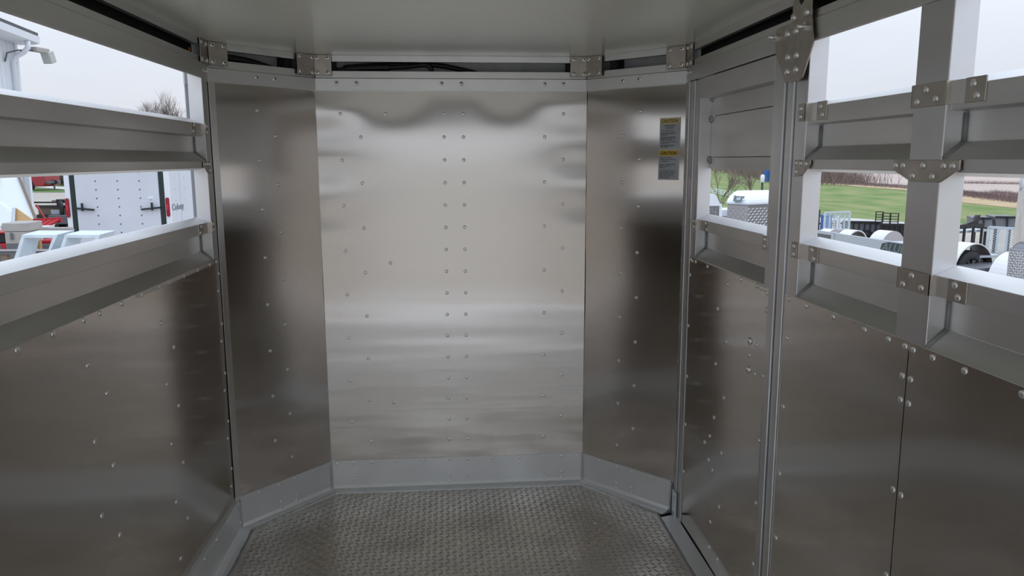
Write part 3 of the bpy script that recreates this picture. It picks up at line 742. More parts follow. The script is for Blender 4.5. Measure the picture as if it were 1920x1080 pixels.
for i, px in enumerate((272, 300, 322, 341)):
    tree('bare_tree', 'bare treetop showing above the upper slat by the white post', at_ground(px, 58), (7.6, 9.0, 8.2, 8.4)[i], i % 3, 'treetops over the upper left slat', i)
for i in range(9):
    tree('bare_tree', 'bare tree in the dark woods behind the driveway', at_ground(52+10.5*i, 66+2*(i % 3)), 5.5, i % 3, 'woods behind the driveway', i*1.3)
pts = [(p.x, p.y, 1.2) for p in (at_ground(px, 68) for px in range(40, 150, 4))]
brush('woodland_scrub', 'dark scrub under the woods behind the driveway', pts, .8, 3.0, 2500, 6, 'twig', .05)

# ---- white rail fence, lamp pole, portable toilet, pale rocks
def fence(name, label, a, b, n, h, material, rails, pw=.12, rh=.13):
    o = empty(name, a); tag(o, label, 'fence'); a = Vector(a); b = Vector(b)
    P_ = [a.lerp(b, i/n) for i in range(n+1)]
    for p in P_: p.z = terrain(p.x, p.y); q = p-a; MB().box((q.x-pw/2, q.y-pw/2, q.z), (q.x+pw/2, q.y+pw/2, q.z+h)).build('post', material, o)
    for i in range(n):
        for f in rails: MB().bar(P_[i]-a+Vector((0,0,h*f)), P_[i+1]-a+Vector((0,0,h*f)), .05, rh).build('rail', material, o)
fence('rail_fence', 'white three-rail fence running behind the small bare tree', ground_hit(1322, 361), ground_hit(1394, 375), 9, .50, 'white_panel', (.3, .62, .94), .06, .055)
lp = at_ground(1431.5, 36); o = empty('lamp_pole', lp); tag(o, 'thin dark lamp pole with a white head beside the field', 'lamp pole')
MB().tube([(0,0,0),(0,0,2.35)], .05, 8).build('pole', 'black_steel', o, True)
MB().lathe([(.04,2.30),(.09,2.34),(.09,2.62),(.06,2.66),(.02,2.68)], 10).build('lamp_head', 'white_panel', o, True)
pt = ground_hit(1438, 341); o = empty('portable_toilet', pt, .4); o.scale = (.62, .62, .8); tag(o, 'blue portable toilet standing up the green field', 'toilet')
MB().box((-.55,-.55,0),(.55,.55,1.75)).build('cabin', 'blue_paint', o, bevel=.04)
MB().prism([(-.6,-.6,1.75),(.6,-.6,1.75),(0,-.6,2.05)], (0,1.2,0)).build('roof', 'white_panel', o)
MB().box((-.35,-.58,.1),(.35,-.55,1.7)).build('door', 'blue_paint', o, bevel=.01)
for i, (px, d, s_) in enumerate(((1417,39,.20),(1421,40,.28),(1426,41,.30))):
    p = at_ground(px, d); mb = MB(); rnd = random.Random(i)
    n = 8; prof = [(.55,0),(1,.25),(.85,.6),(.4,.8)]
    mb.lathe([(s_*a*rnd.uniform(.85,1.1), s_*.8*b+.25) for a, b in prof], n)
    tag(mb.build('pale_rock', 'white_panel', None, True), ('small pale rock nearest the bare shrub tree', 'middle pale rock on the grass slope', 'largest pale rock nearest the lamp pole')[i], 'rock').location = p
# ---- trailers beyond the side door
def frame_at(name, label, cat, a, b, group=None):     # origin at a, local x towards b (both ground points)
    a = Vector(a); b = Vector(b); o = empty(name, a, math.atan2(b.y-a.y, b.x-a.x)); tag(o, label, cat, group); return o
def checker(mb, o, e1, e2, w_, h_, pitch, L, W, H):   # raised lugs on a plate: o, two in-plane axes, size
    o = Vector(o); e1 = Vector(e1).normalized(); e2 = Vector(e2).normalized(); n = e1.cross(e2)
    for j in range(int(h_/pitch)):
        for i in range(int(w_/pitch)):
            c = o + e1*((i+.5)*pitch) + e2*((j+.5)*pitch); s_ = 1 if (i+j) % 2 else -1
            a = (e1+e2*s_).normalized()*L; b = (e2-e1*s_).normalized()*W
            mb.add([c-a, c-b, c+a, c+b, c+n*H], [(0,1,4),(1,2,4),(2,3,4),(3,0,4)])
# enclosed trailer with a white rounded roof and a tread plate nose
c0 = gp(1403, 385, 26); c0.z = terrain(c0.x, c0.y); ztop = gp(1403, 384, 26).z-c0.z
o = empty('enclosed_trailer', c0); tag(o, 'tread plate trailer with white rounded roof seen through the side door', 'trailer')
pL = gp(1364, 383, 26.6)-c0; pR = gp(1470, 383, 26.9)-c0; pL.z = pR.z = 0
back = Vector((1.35, 3.2, 0))
poly = [pL, Vector((0,0,0)), pR, pR+back, pL+back]
for a, b, m_ in ((pL, Vector((0,0,0)), 'rib_plate'), (Vector((0,0,0)), pR, 'tread_dark')):
    d = (b-a); n = Vector((d.y,-d.x,0)).normalized()
    pn = MB().prism([a+Vector((0,0,.4)), b+Vector((0,0,.4)), b+Vector((0,0,ztop)), a+Vector((0,0,ztop))], -n*.03).build('nose_panel', m_, o)
    mb = MB(); checker(mb, a+Vector((0,0,.4))+n*.001, d, (0,0,1), d.length, ztop-.4, .095, .058, .022, .03)
    tag(mb.build('tread_pattern', 'fender_skirt' if m_ == 'rib_plate' else 'tread_bright', pn), kind='stuff')
MB().prism([p+Vector((0,0,.4)) for p in (pL+Vector((.04,.05,0)), Vector((0,.05,0)), pR+Vector((-.04,.05,0)), pR+back, pL+back)], (0,0,ztop-.4)).build('body', 'white_metal', o)
for nm, sc_, z0, hh in (('roof_cap', 1.0, ztop, .36),):
    ctr = (pL+pR+pR+back+pL+back)/4; vs = []; fs = []
    for i, (f, z) in enumerate(((1.02,0),(1.03,.06),(1.0,.16),(.93,.26),(.8,.33),(.5,hh))):
        for p in poly: q = ctr+(p-ctr)*f; vs.append((q.x, q.y, ztop+z))
    for i in range(5):
        for j in range(5): fs.append((i*5+j, i*5+(j+1)%5, (i+1)*5+(j+1)%5, (i+1)*5+j))
    fs.append((25,26,27,28,29)); rc = MB().add(vs, fs).build(nm, 'white_panel', o, False, .03)
MB().prism([p*1.01+Vector((0,0,ztop-.03)) for p in poly], (0,0,.05)).build('drip_edge', 'white_panel', o)
q0 = pL.lerp(Vector((0,0,0)), .34); q1 = pL.lerp(Vector((0,0,0)), .82); d = (q1-q0); n = Vector((d.y,-d.x,0)).normalized(); up_ = Vector((0,0,1))-n*.55
base = [(0,.0),(.14,.0),(.14,.02),(1.08,.02),(1.0,.10),(.9,.09),(.86,.22),(.55,.20),(.5,.24),(.28,.24),(.25,.2),(.08,.2)]
emb = MB().prism([q0+d*u+Vector((0,0,ztop+.30))+n*(.02)-up_*v*.95 for u, v in base], n*.02).build('emblem', 'decal_grey', o)
MB().prism([q0+d*u+Vector((0,0,ztop+.30))+n*(.041)-up_*v*.95 for u, v in ((.34,.07),(.78,.05),(.74,.15),(.36,.16))], n*.004).build('emblem_field', 'plate_paint', emb)
# its neighbour with a pitched white roof
c1 = gp(1351, 372, 24); c1.z = terrain(c1.x, c1.y); z1 = gp(1351, 386, 24).z-c1.z; zr = gp(1343, 364, 24).z-c1.z
o = empty('pitched_roof_trailer', c1); tag(o, 'tread plate trailer with a pitched white roof behind the door stile', 'trailer')
mb = MB(); pn = MB().box((-1.6,0,.4),(-.02,.04,z1)).build('front_panel', 'tread_dark', o)
checker(mb, (-1.6,-.001,.4), (1,0,0), (0,0,1), 1.58, z1-.4, .095, .058, .022, .03); tag(mb.build('tread_pattern', 'tread_bright', pn), kind='stuff')
MB().box((-1.6,.05,.4),(0,3,z1)).build('body', 'white_metal', o)
MB().prism([(-1.65,-.03,z1),(.02,-.03,z1),(-.18,-.03,zr),(-1.4,-.03,zr+.02)], (0,3.1,0)).build('roof', 'white_panel', o)
MB().box((-.03,-.02,.4),(.05,.05,z1+.06)).build('corner_post', 'white_panel', o)
p = gp(1357, 405, 30); gz_ = terrain(p.x, p.y); o = empty('flat_white_cap', (p.x, p.y, gz_)); tag(o, 'low white box between the two tread plate trailers', 'box')
hz = gp(1357, 393, 30).z-gz_; MB().box((-.5,0,0),(.6,1.2,hz-.25)).build('body', 'rib_plate', o); MB().box((-.55,-.05,hz-.25),(.65,1.25,hz)).build('lid', 'white_panel', o, bevel=.02)

# fenders, wheels
def fender(parent, x, w_, r, zc, material, skirt=False, a0=10, a1=170, dx=0.0, thick=.03):
    n = 18; vs = []; fs = []
    mb = MB(); prev = None
    out_ = []; inn = []
    for i in range(n+1):
        a = math.radians(a0+(a1-a0)*i/n); out_.append((x+r*math.cos(a), zc+r*math.sin(a))); inn.append((x+(r-thick)*math.cos(a), zc+(r-thick)*math.sin(a)))
    ring = out_+inn[::-1]
    f = MB()
    k = len(ring); f.add([(a, -w_/2, b) for a, b in ring]+[(a, w_/2, b) for a, b in ring], [(i, (i+1)%k, k+(i+1)%k, k+i) for i in range(k)]+[(i, i+1, k-2-i, k-1-i) for i in range(n)]+[(k+i+1, k+i, 2*k-1-i, 2*k-2-i) for i in range(n)])
    o_ = f.build('fender', material, parent)
    li = MB(); li.add([(x+(r-thick-.004)*math.cos(math.radians(a0+(a1-a0)*i/n)), s_*w_*.49, zc+(r-thick-.004)*math.sin(math.radians(a0+(a1-a0)*i/n))) for s_ in (-1,1) for i in range(n+1)], [(i, i+1, n+2+i, n+1+i) for i in range(n)]); li.build('fender_lining', 'fender_inner', o_)
    if skirt: MB().prism([(a, -w_/2-.006, b) for a, b in out_], (0,.006,0)).build('fender_skirt', 'fender_skirt', o_)
    return o_
def wheel(parent, x, y, r, zc, w_=.2):
    t = MB().lathe([(r*.58,-w_/2),(r*.62,-w_/2),(r*.92,-w_/2),(r,-w_*.32),(r,w_*.32),(r*.92,w_/2),(r*.58,w_/2)], 28, (x,y,zc), (0,1,0)).build('wheel', 'tyre', parent, True)
    MB().lathe([(r*.58,-w_*.30),(r*.54,-w_*.46),(r*.60,-w_*.50),(r*.60,w_*.3)], 24, (x,y,zc), (0,1,0)).build('rim', 'wheel_black', t, True)
    for k in range(8):
        a = math.pi*2*k/8; MB().bar((x+r*.12*math.cos(a), y-w_*.36, zc+r*.12*math.sin(a)), (x+r*.55*math.cos(a), y-w_*.44, zc+r*.55*math.sin(a)), r*.10, r*.06, (0,1,0)).build('spoke', 'wheel_black', t)
    MB().lathe([(r*.16,-w_*.40),(r*.14,-w_*.52),(r*.05,-w_*.54)], 12, (x,y,zc), (0,1,0)).build('hub', 'chrome', t, True)
# low aluminium trailer with dark raised lettering on its side rail
A = gp(1700, 456.5, 13.4); B = gp(1565, 437, 15.4); zt = (A.z+B.z)/2
ga = Vector((A.x, A.y, terrain(A.x, A.y))); o = empty('lettered_trailer', ga); tag(o, 'silver flatbed trailer with dark lettering on its side rail', 'trailer')
dv = (B-A); dv.z = 0; L_ = dv.length; dv.normalize(); nv = Vector((-dv.y, dv.x, 0))
if nv.dot(-A) < 0: nv = -nv
zt -= ga.z
def LP(s_, z, n=0.0): return dv*s_ + nv*n + Vector((0,0,z))
def lbox(parent, name, m_, s0, s1, z0, z1, n0, n1, bev=0): return MB().prism([LP(s0,z0,n0), LP(s1,z0,n0), LP(s1,z1,n0), LP(s0,z1,n0)], nv*(n1-n0)).build(name, m_, parent, bevel=bev)
lbox(o, 'side_rail', 'alloy_side', -.35, L_, zt-.20, zt, -.04, 0, .004)
for k in range(3): lbox(o, 'rail_rib', 'alloy_side', -.35, L_, zt-.05-.05*k, zt-.042-.05*k, 0, .004)
lbox(o, 'lower_ledge', 'fender_white', -.35, L_*.45, zt-.235, zt-.205, -.02, .03)
lbox(o, 'front_post', 'alloy_side', L_, L_+.10, zt-.26, zt+.005, -.05, .01)
lbox(o, 'tongue_rail', 'alloy_side', L_+.1, L_+1.6, zt-.06, zt+.0, -.04, 0)
lbox(o, 'tongue_panel', 'charcoal_panel', L_+.1, L_+1.6, zt-.24, zt-.06, -.04, -.02)
lbox(o, 'deck', 'alloy_side', -.35, L_, zt-.24, zt-.20, -1.6, -.02)
lbox(o, 'chassis', 'charcoal_panel', -.35, L_, zt-.42, zt-.24, -1.2, -.3)
for s_ in (L_*.18, L_*.52): MB().lathe([(.028,0),(.026,.02),(.01,.026)], 10, LP(s_, zt-.215, .005), nv).build('marker_light', 'rust', o, True)
e1 = -dv if (-dv).cross(Vector((0,0,1))).dot(nv) > 0 else dv
Lt = 'ALUMA'
s0 = L_*.30 - .0
cap = MB().prism([LP(L_*.325, zt-.215, .004), LP(L_*.30, zt-.06, .004), LP(L_*.22, zt-.02, .004), LP(-.34, zt-.02, .004), LP(-.34, zt-.215, .004)], nv*.012).build('letter_plate', 'decal_dark', o)
mwt = basis(LP(L_*.30, zt-.185, .017), e1, (0,0,1)) @ Matrix(((1,.35,0,0),(0,1,0,0),(0,0,1,0),(0,0,0,1)))
text_mesh('lettering', Lt, .205, 'decal_grey', cap, mwt, 'LEFT', ext=.004, xscale=1.25, bold=.008)
wheel(o, *(LP(.1, 0, -.75).to_tuple()[:2]), .30, .30)
wheel(o, *(LP(L_*.6, 0, -.75).to_tuple()[:2]), .30, .30)
# white fendered trailer just behind it
for (pxc, py_top, rp, d, nm, lab, skirt) in ((1663, 432, 36, 16.2, 'fendered_trailer', 'flat trailer with a grey-skirted round white fender behind the lettered rail', True), (1598, 430.5, 31, 18.5, 'fendered_trailer', 'flat trailer with an open white fender arch by the mesh gate', False), (1556, 429, 24, 20.5, 'fendered_trailer', 'flat trailer whose low white fender shows beside the post', True)):
    r = rp*d/FPX; top = gp(pxc, py_top, d); g = Vector((top.x, top.y, terrain(top.x, top.y)))
    o = empty(nm, g, math.radians(24)); tag(o, lab, 'trailer')
    zc = top.z-g.z-r
    fender(o, 0, .32, r, zc, 'fender_white', skirt, 0 if skirt else 8, 180 if skirt else 172)
    wheel(o, 0, .04, r*.78, r*.78)
    MB().box((-.9,.2,zc-.02),(.9,1.7,zc+.06)).build('deck', 'alloy_side', o)
    MB().box((-.9,.16,zc-.1),(.9,.2,zc+.02)).build('side_rail', 'fender_white', o)
    MB().bar((0,0,r*.78),(0,1.6,r*.78), .06, .06).build('axle', 'black_steel', o)
# two single-axle trailers with white fenders and black spoked wheels
rr_ = .345
for pc, dd, lab in ((gp(1811, 503, 13.4), 13.4, 'trailer with a white fender arch over a black spoked wheel'), (gp(1904, 524, 12.7), 12.7, 'trailer whose white fender shows beside the tread plate pipe guard')):
    g = Vector((pc.x, pc.y, terrain(pc.x, pc.y))); o = empty('wheeled_trailer', g, math.radians(18)); tag(o, lab, 'trailer')
    zc = max(pc.z-g.z, rr_*.9)
    wheel(o, 0, 0, rr_*.93, zc, .22); fender(o, 0, .30, rr_*1.42, zc-.04, 'fender_white', False, 2, 178, thick=.02)
    MB().box((-.62,.24,zc+.1),(.62,1.5,zc+.18)).build('deck', 'charcoal_panel', o)
    MB().bar((0,0,zc),(0,1.4,zc), .07, .07).build('axle', 'black_steel', o)
    MB().bar((-.55,-.15,zc+.02),(-.42,.15,zc+.02), .1, .03).build('step', 'alloy_side', o); MB().bar((.42,-.15,zc+.02),(.55,.15,zc+.02), .1, .03).build('step', 'alloy_side', o)
# mesh ramp gates
def mesh_gate(label, pl, pr, ph, n, pitch, behind=None):
    pl = Vector(pl); pr = Vector(pr); g = Vector((pl.x, pl.y, terrain(pl.x, pl.y)))
    o = frame_at('mesh_gate', label, 'gate', g, (pr.x, pr.y, 0))
    W_ = math.hypot(pr.x-pl.x, pr.y-pl.y); zb = pl.z-g.z; zt_ = zb+ph; b = .045
    MB().bar((0,0,0),(0,0,zt_), b, b).build('upright', 'galvanised', o); MB().bar((W_,0,0),(W_,0,zt_), b, b).build('upright', 'galvanised', o)
    for k in range(1, n): MB().bar((W_*k/n,0,zb),(W_*k/n,0,zt_), b*.7, b*.7).build('upright', 'galvanised', o)
    for z in (zb, zt_): MB().bar((0,0,z),(W_,0,z), b, b).build('crossbar', 'galvanised', o)
    mb = MB(); k = 0
    while k*pitch < W_+ph:
        for s_ in (1, -1):
            u0 = k*pitch if s_ > 0 else k*pitch-ph
            a = Vector((u0, 0, zb)); e = Vector((u0-ph*s_ if s_ > 0 else u0+ph, 0, zt_))
            # clip to the frame
            t0, t1 = 0.0, 1.0; dx = e.x-a.x
            for lim, sg in ((0, 1), (W_, -1)):
                ta_ = (lim-a.x)/dx
                if (dx > 0) == (sg > 0): t0 = max(t0, ta_)
                else: t1 = min(t1, ta_)
            if t1 > t0+.01: mb.bar(a.lerp(e, t0), a.lerp(e, t1), .006, .006)
        k += 1
    mb.build('wire_mesh', 'galvanised', o)
a = gp(1849, 480, 15.5); b = gp(1921, 484, 15.0); mesh_gate('galvanised mesh ramp gate behind the black spoked wheel', a, b, .58, 4, .05)
a = gp(1545, 432, 22.5); b = gp(1591, 434, 22.8); mesh_gate('galvanised mesh ramp gate with blue board behind, beside the post', a, b, .52, 5, .07)
p = at_ground(1560, 26); o = empty('blue_tank', p); tag(o, 'blue box standing behind the far mesh gate', 'box'); zt_ = gp(1560, 405, 26).z-p.z
MB().box((-.15,0,0),(.14,.25,zt_)).build('body', 'blue_paint', o, bevel=.02); MB().box((-.17,-.02,zt_-.03),(.16,.27,zt_+.01)).build('lid', 'blue_paint', o, bevel=.01)
# rusty gate panels and white marker post by the lane
fence('stock_panel', 'rust red stock panel fence at the field edge', at_ground(1547, 34), at_ground(1576, 34.6), 3, .62, 'rust', (.3, .65, .97), .05, .05)
p = at_ground(1579, 34); o = empty('marker_post', p); tag(o, 'white marker post at the end of the rusty panels', 'post')
MB().box((-.05,-.05,0),(.05,.05,.85)).build('shaft', 'white_panel', o); MB().box((-.06,-.06,.82),(.06,.06,.88)).build('cap', 'white_panel', o)
# black dump and utility trailers in the far row
def black_trailer(label, pl, pr, top_py, d, n, panel='charcoal_panel', racks=()):
    a = at_ground(pl, d); b = at_ground(pr, d*.985); o = frame_at('black_trailer', label, 'trailer', a, b)
    W_ = math.hypot(b.x-a.x, b.y-a.y); zt_ = gp((pl+pr)/2, top_py, d).z-a.z
    MB().box((0,0,.45),(W_,.05,zt_-.04)).build('side_panel', panel, o); MB().box((0,0,.38),(W_,1.6,.46)).build('deck', 'black_steel', o)
    MB().bar((-.02,-.03,zt_),(W_+.02,-.03,zt_), .08, .08).build('top_rail', 'black_steel', o); MB().bar((0,-.03,.45),(W_,-.03,.45), .08, .1).build('bottom_rail', 'black_steel', o)
    for k in range(n+1): MB().bar((W_*k/n,-.03,.42),(W_*k/n,-.03,zt_), .05, .05).build('stake', 'black_steel', o)
    for x in (W_*.35, W_*.62): wheel(o, x, .1, .34, .34)
    for f in racks:
        r_ = empty('ladder_rack'); r_.parent = o; x = W_*f
        for dx in (-.13, .13): MB().bar((x+dx,-.03,zt_),(x+dx,-.03,zt_+.42), .035, .035).build('upright', 'black_steel', r_)
        for z in (.1,.2,.3,.41): MB().bar((x-.13,-.03,zt_+z),(x+.13,-.03,zt_+z), .03, .03).build('rung', 'black_steel', r_)
    return o
black_trailer('long black dump trailer with grey ribbed side below the green field', 1588, 1662, 417, 30, 7, racks=(.93,))
black_trailer('black flatbed trailer with ladder racks left of the wide post', 1660, 1740, 422, 28, 8, 'black_steel', (.12, .32))
black_trailer('black trailer showing at the edge of the post by the mesh gate', 1515, 1543, 414, 29, 3, 'black_steel', (.8,))
for i, (a, b, t, bt) in enumerate(((1838, 1874, 410, 428), (1880, 1922, 408, 430))):
    p = at_ground(a, 27); q = at_ground(b, 26.8); o = frame_at('dump_body', ('charcoal tilted dump body farther from the chrome pipe', 'charcoal tilted dump body beside the chrome pipe')[i], 'trailer', p, q)
    W_ = math.hypot(q.x-p.x, q.y-p.y); z0 = gp(a, bt, 27).z-p.z; z1 = gp(a, t, 27).z-p.z
    MB().prism([(0,0,z0),(W_,0,z0),(W_-.03,.12,z1),(-.03,.12,z1)], (0,1.2,0)).build('box_side', 'charcoal_panel', o, bevel=.02)
    MB().box((W_*.5-.02,-.02,z0),(W_*.5+.02,.06,z1)).build('rib', 'black_steel', o)
    MB().bar((-.03,.08,z1),(W_-.03,.08,z1), .06, .05).build('top_rail', 'black_steel', o)
    for x in (.12, W_-.12): MB().bar((x,.5,0),(x,.5,z0+.05), .08, .08).build('leg', 'black_steel', o)
p = at_ground(1800, 20); q = at_ground(1850, 20.5); o = frame_at('loading_rail', 'low black trailer frame with a pale deck behind the wide post', 'trailer', p, q); W_ = (q-p).length
zz = gp(1825, 436, 20).z-p.z
MB().box((0,0,zz-.06),(W_+.3,1.2,zz)).build('deck', 'alloy_side', o); MB().bar((0,-.05,zz+.12),(W_,-.05,zz+.12), .05, .12).build('top_rail', 'black_steel', o)
for k in range(4): MB().bar((W_*k/3,-.05,0),(W_*k/3,-.05,zz+.12), .05, .05).build('stake', 'black_steel', o)
MB().prism([(W_*.3,-.05,zz+.16),(W_*.85,-.05,zz+.16),(W_*.9,-.05,zz+.4),(W_*.8,-.05,zz+.4),(W_*.72,-.05,zz+.28)], (0,.08,0)).build('hitch_arm', 'black_steel', o)
# chrome stack with tread plate guard
p = at_ground(1932, 6.5); o = empty('chrome_stack', p); tag(o, 'chrome upright pipe above a tread plate guard at the frame edge', 'pipe')
zg = gp(1905, 471, 6.5).z-p.z
MB().tube([(0,0,zg-.1),(0,0,zg+1.2)], .064, 24).build('pipe', 'chrome', o, True)
gd = MB().lathe([(.085,0),(.085,zg),(.078,zg+.012),(.07,zg+.012)], 28).build('guard', 'tread_dark', o, True)
mb = MB()
for j in range(int(zg/.022)):
    for i in range(30):
        a = 2*math.pi*i/30; s_ = 1 if (i+j) % 2 else -1; R_ = .0852; z = .02+j*.022
        c = Vector((R_*math.cos(a), R_*math.sin(a), z)); t_ = Vector((-math.sin(a), math.cos(a), 0)); n = Vector((math.cos(a), math.sin(a), 0)); v = Vector((0,0,1))
        aa = (t_+v*s_).normalized()*.013; bb = (v-t_*s_).normalized()*.0045
        mb.add([c-aa, c-bb, c+aa, c+bb, c+n*.004], [(0,1,4),(1,2,4),(2,3,4),(3,0,4)])
tag(mb.build('tread_pattern', 'tread_bright', gd), kind='stuff')
MB().bar((.16,-.06,zg+.05),(.16,-.06,zg+.42), .05, .05).build('blue_reflection_bar', 'blue_paint', o)  # blue bar added in place of the pipe's blue reflection

# ---- left of the trailer: white cargo trailer
def plane_y(px, py, Y): d = gp(px, py, 1)-EYE; return EYE+d*(Y/d.y)
Y0 = 15.5; xl = plane_y(124, 390, Y0).x; xr = plane_y(319, 390, Y0).x; Wd = xr-xl
o = empty('cargo_trailer', (xl, Y0, -.55)); tag(o, 'white enclosed cargo trailer showing its riveted rear ramp door', 'trailer')
def Z(py, px=220): return plane_y(px, py, Y0).z+.55
ztp = Z(250); zb = .42
MB().box((0,.06,zb),(Wd,5.2,ztp)).build('body', 'trailer_skin', o, bevel=.02)
MB().box((0,0,zb),(.105,.08,ztp)).build('corner_post', 'white_panel', o, bevel=.01); MB().box((Wd-.09,0,zb),(Wd,.08,ztp)).build('corner_post', 'white_panel', o, bevel=.01)
MB().box((.105,-.005,zb),(.185,.07,ztp)).build('door_seal', 'dark_green_seal', o); MB().box((Wd-.18,-.005,zb),(Wd-.09,.07,ztp)).build('door_seal', 'dark_green_seal', o)
dr = MB().box((.19,.005,zb),(Wd-.185,.06,ztp-.1)).build('ramp_door', 'trailer_skin', o, bevel=.008)
DR = MB().lathe([(.016,0),(.013,.006),(.004,.009)], 8).mesh('rivet', 'charcoal_panel', True)
for k in range(3):
    for j in range(11):
        r_ = bpy.data.objects.new('rivet', DR); col.objects.link(r_); r_.parent = dr
        r_.location = (.19+(Wd-.375)*(.25+.26*k), .005, zb+.10+.165*j); r_.rotation_euler = (math.pi/2,0,0)
zl = Z(391)
for sx, x0 in ((1, .17), (-1, Wd-.17)):
    b_ = MB().bar((x0,-.04,zl+.015),(x0+sx*.36,-.04,zl-.02), .03, .035).build('lock_bar', 'dark_green_seal', dr)
    MB().bar((x0+sx*.15,-.05,zl+.11),(x0+sx*.15,-.05,zl-.04), .03, .035).build('lock_handle', 'dark_green_seal', dr)
zt0, zt1 = Z(407), Z(371)
for x in (.035, Wd-.035):
    tl = MB().prism([(x+.035*math.cos(a), -.03, (zt0+zt1)/2+(1 if math.sin(a) > 0 else -1)*((zt1-zt0)/2-.035)+.035*math.sin(a)) for a in [math.pi*2*k/16 for k in range(16)]], (0,.035,0)).build('tail_light', 'dark_red_lens', o, bevel=.005)
    MB().box((x-.02,-.038,(zt0+zt1)/2-.05),(x+.02,-.03,(zt0+zt1)/2+.06)).build('reflector', 'red_lens', tl)
MB().box((Wd-.40,-.002,zl+.13),(Wd-.30,.004,zl+.23)).build('sticker', 'white_panel', dr)
MB().box((Wd-.385,-.005,zl+.15),(Wd-.315,0,zl+.18)).build('sticker_print', 'plate_paint', dr)
for x in (.40, .31): MB().box((Wd-x,-.002,zl-.11),(Wd-x+.03,.004,zl-.08)).build('sticker', 'white_panel', dr)
for k in range(8):
    for j in range(8):
        r_ = bpy.data.objects.new('rivet', DR); col.objects.link(r_); r_.parent = o
        r_.location = (Wd, .35+.55*k, zb+.2+.22*j); r_.rotation_euler = (0,math.pi/2,0); r_.scale = (.6,.6,.6)
for k in range(4): MB().box((Wd-.001,.62+1.22*k,zb),(Wd+.003,.63+1.22*k,ztp)).build('skin_seam', 'plate_paint', o)
text_mesh('lettering', 'Colony', .17, 'lettering_grey', o, basis((Wd+.004,.10,zl-.05), (0,1,0), (0,0,1)), 'LEFT', ext=.001, xscale=1.35, bold=.006)
MB().box((.1,.1,.3),(Wd-.1,5,.42)).build('chassis', 'black_steel', o)
for y in (1.9, 2.75):
    for x in (.05, Wd-.05):
        MB().lathe([(.2,-.1),(.33,-.1),(.35,-.06),(.35,.06),(.33,.1),(.2,.1)], 20, (x,y,.35), (1,0,0)).build('wheel', 'tyre', o, True)
# barn with gutter, downspout and floodlight
C = gp(50, 300, 24); C.z = -.55; D = gp(-420, 300, 13.5); D.z = -.55
o = empty('white_barn', C); tag(o, 'white metal barn corner with gutter, downspout and floodlight', 'building')
bd = (D-C); Lb = bd.length; bd.normalize(); bn = Vector((bd.y,-bd.x,0))
if bn.dot(-C) < 0: bn = -bn
ze = gp(44, 80, 24).z+.55
prof = []; k = 0
while k*.3 < Lb:
    s_ = k*.3; prof += [(s_,0),(s_+.22,0),(s_+.235,.025),(s_+.285,.025)]; k += 1
pts = [bd*s_+bn*n_ for s_, n_ in prof]
mb = MB(); n = len(pts)
mb.add([p_ for p_ in pts]+[p_+Vector((0,0,ze)) for p_ in pts], [(i,i+1,n+i+1,n+i) for i in range(n-1)]); mb.build('ribbed_siding', 'white_siding', o)
MB().prism([bd*.02-bn*.02, bd*Lb-bn*.02, bd*Lb-bn*9, bd*.02-bn*9], (0,0,ze)).build('body', 'white_siding', o)
MB().bar(bd*.02+bn*.03, bd*.02+bn*.03+Vector((0,0,ze)), .16, .05, bn).build('corner_flashing', 'white_panel', o)
MB().prism([bd*-.35+bn*.56+Vector((0,0,ze+.17)), bd*-.35-bn*9+Vector((0,0,ze+2.6)), bd*-.35-bn*9+Vector((0,0,ze+2.75)), bd*-.35+bn*.56+Vector((0,0,ze+.26))], bd*(Lb+.6)).build('roof', 'roof_dark', o)
MB().prism([bd*-.3+bn*.44+Vector((0,0,ze-.10)), bd*-.3+bn*.60+Vector((0,0,ze-.06)), bd*-.3+bn*.62+Vector((0,0,ze+.14)), bd*-.3+bn*.40+Vector((0,0,ze+.14))], bd*(Lb+.4)).build('gutter', 'white_panel', o)
MB().prism([bd*-.3+bn*.02+Vector((0,0,ze-.12)), bd*-.3+bn*.45+Vector((0,0,ze-.10)), bd*-.3+bn*.45+Vector((0,0,ze)), bd*-.3+bn*.02+Vector((0,0,ze))], bd*(Lb+.4)).build('soffit', 'white_panel', o)
v = Vector((0,0,1))
MB().tube([bd*.45+bn*.52+v*(ze-.08), bd*.45+bn*.52+v*(ze-.28), bd*.47+bn*.40+v*(ze-.42), bd*.48+bn*.18+v*(ze-.55), bd*.48+bn*.10+v*(ze-.70), bd*.48+bn*.10+v*.2], .075, 10).build('downspout', 'white_panel', o, True)
MB().tube([bd*.95+bn*.05+v*(ze-.75), bd*.9+bn*.10+v*(ze-.5), bd*.6+bn*.30+v*(ze-.38), bd*.1+bn*.55+v*(ze-.32)], .025, 8).build('lamp_arm', 'charcoal_panel', o, True)
fl = MB().bar(bd*.15+bn*.55+v*(ze-.28), bd*-.5+bn*.7+v*(ze-.26), .22, .14).build('floodlight', 'grey_plastic', o, bevel=.02)
MB().bar(bd*-.5+bn*.7+v*(ze-.26), bd*-.62+bn*.74+v*(ze-.60), .30, .26).build('lamp_head', 'lamp_glass', fl, bevel=.03)
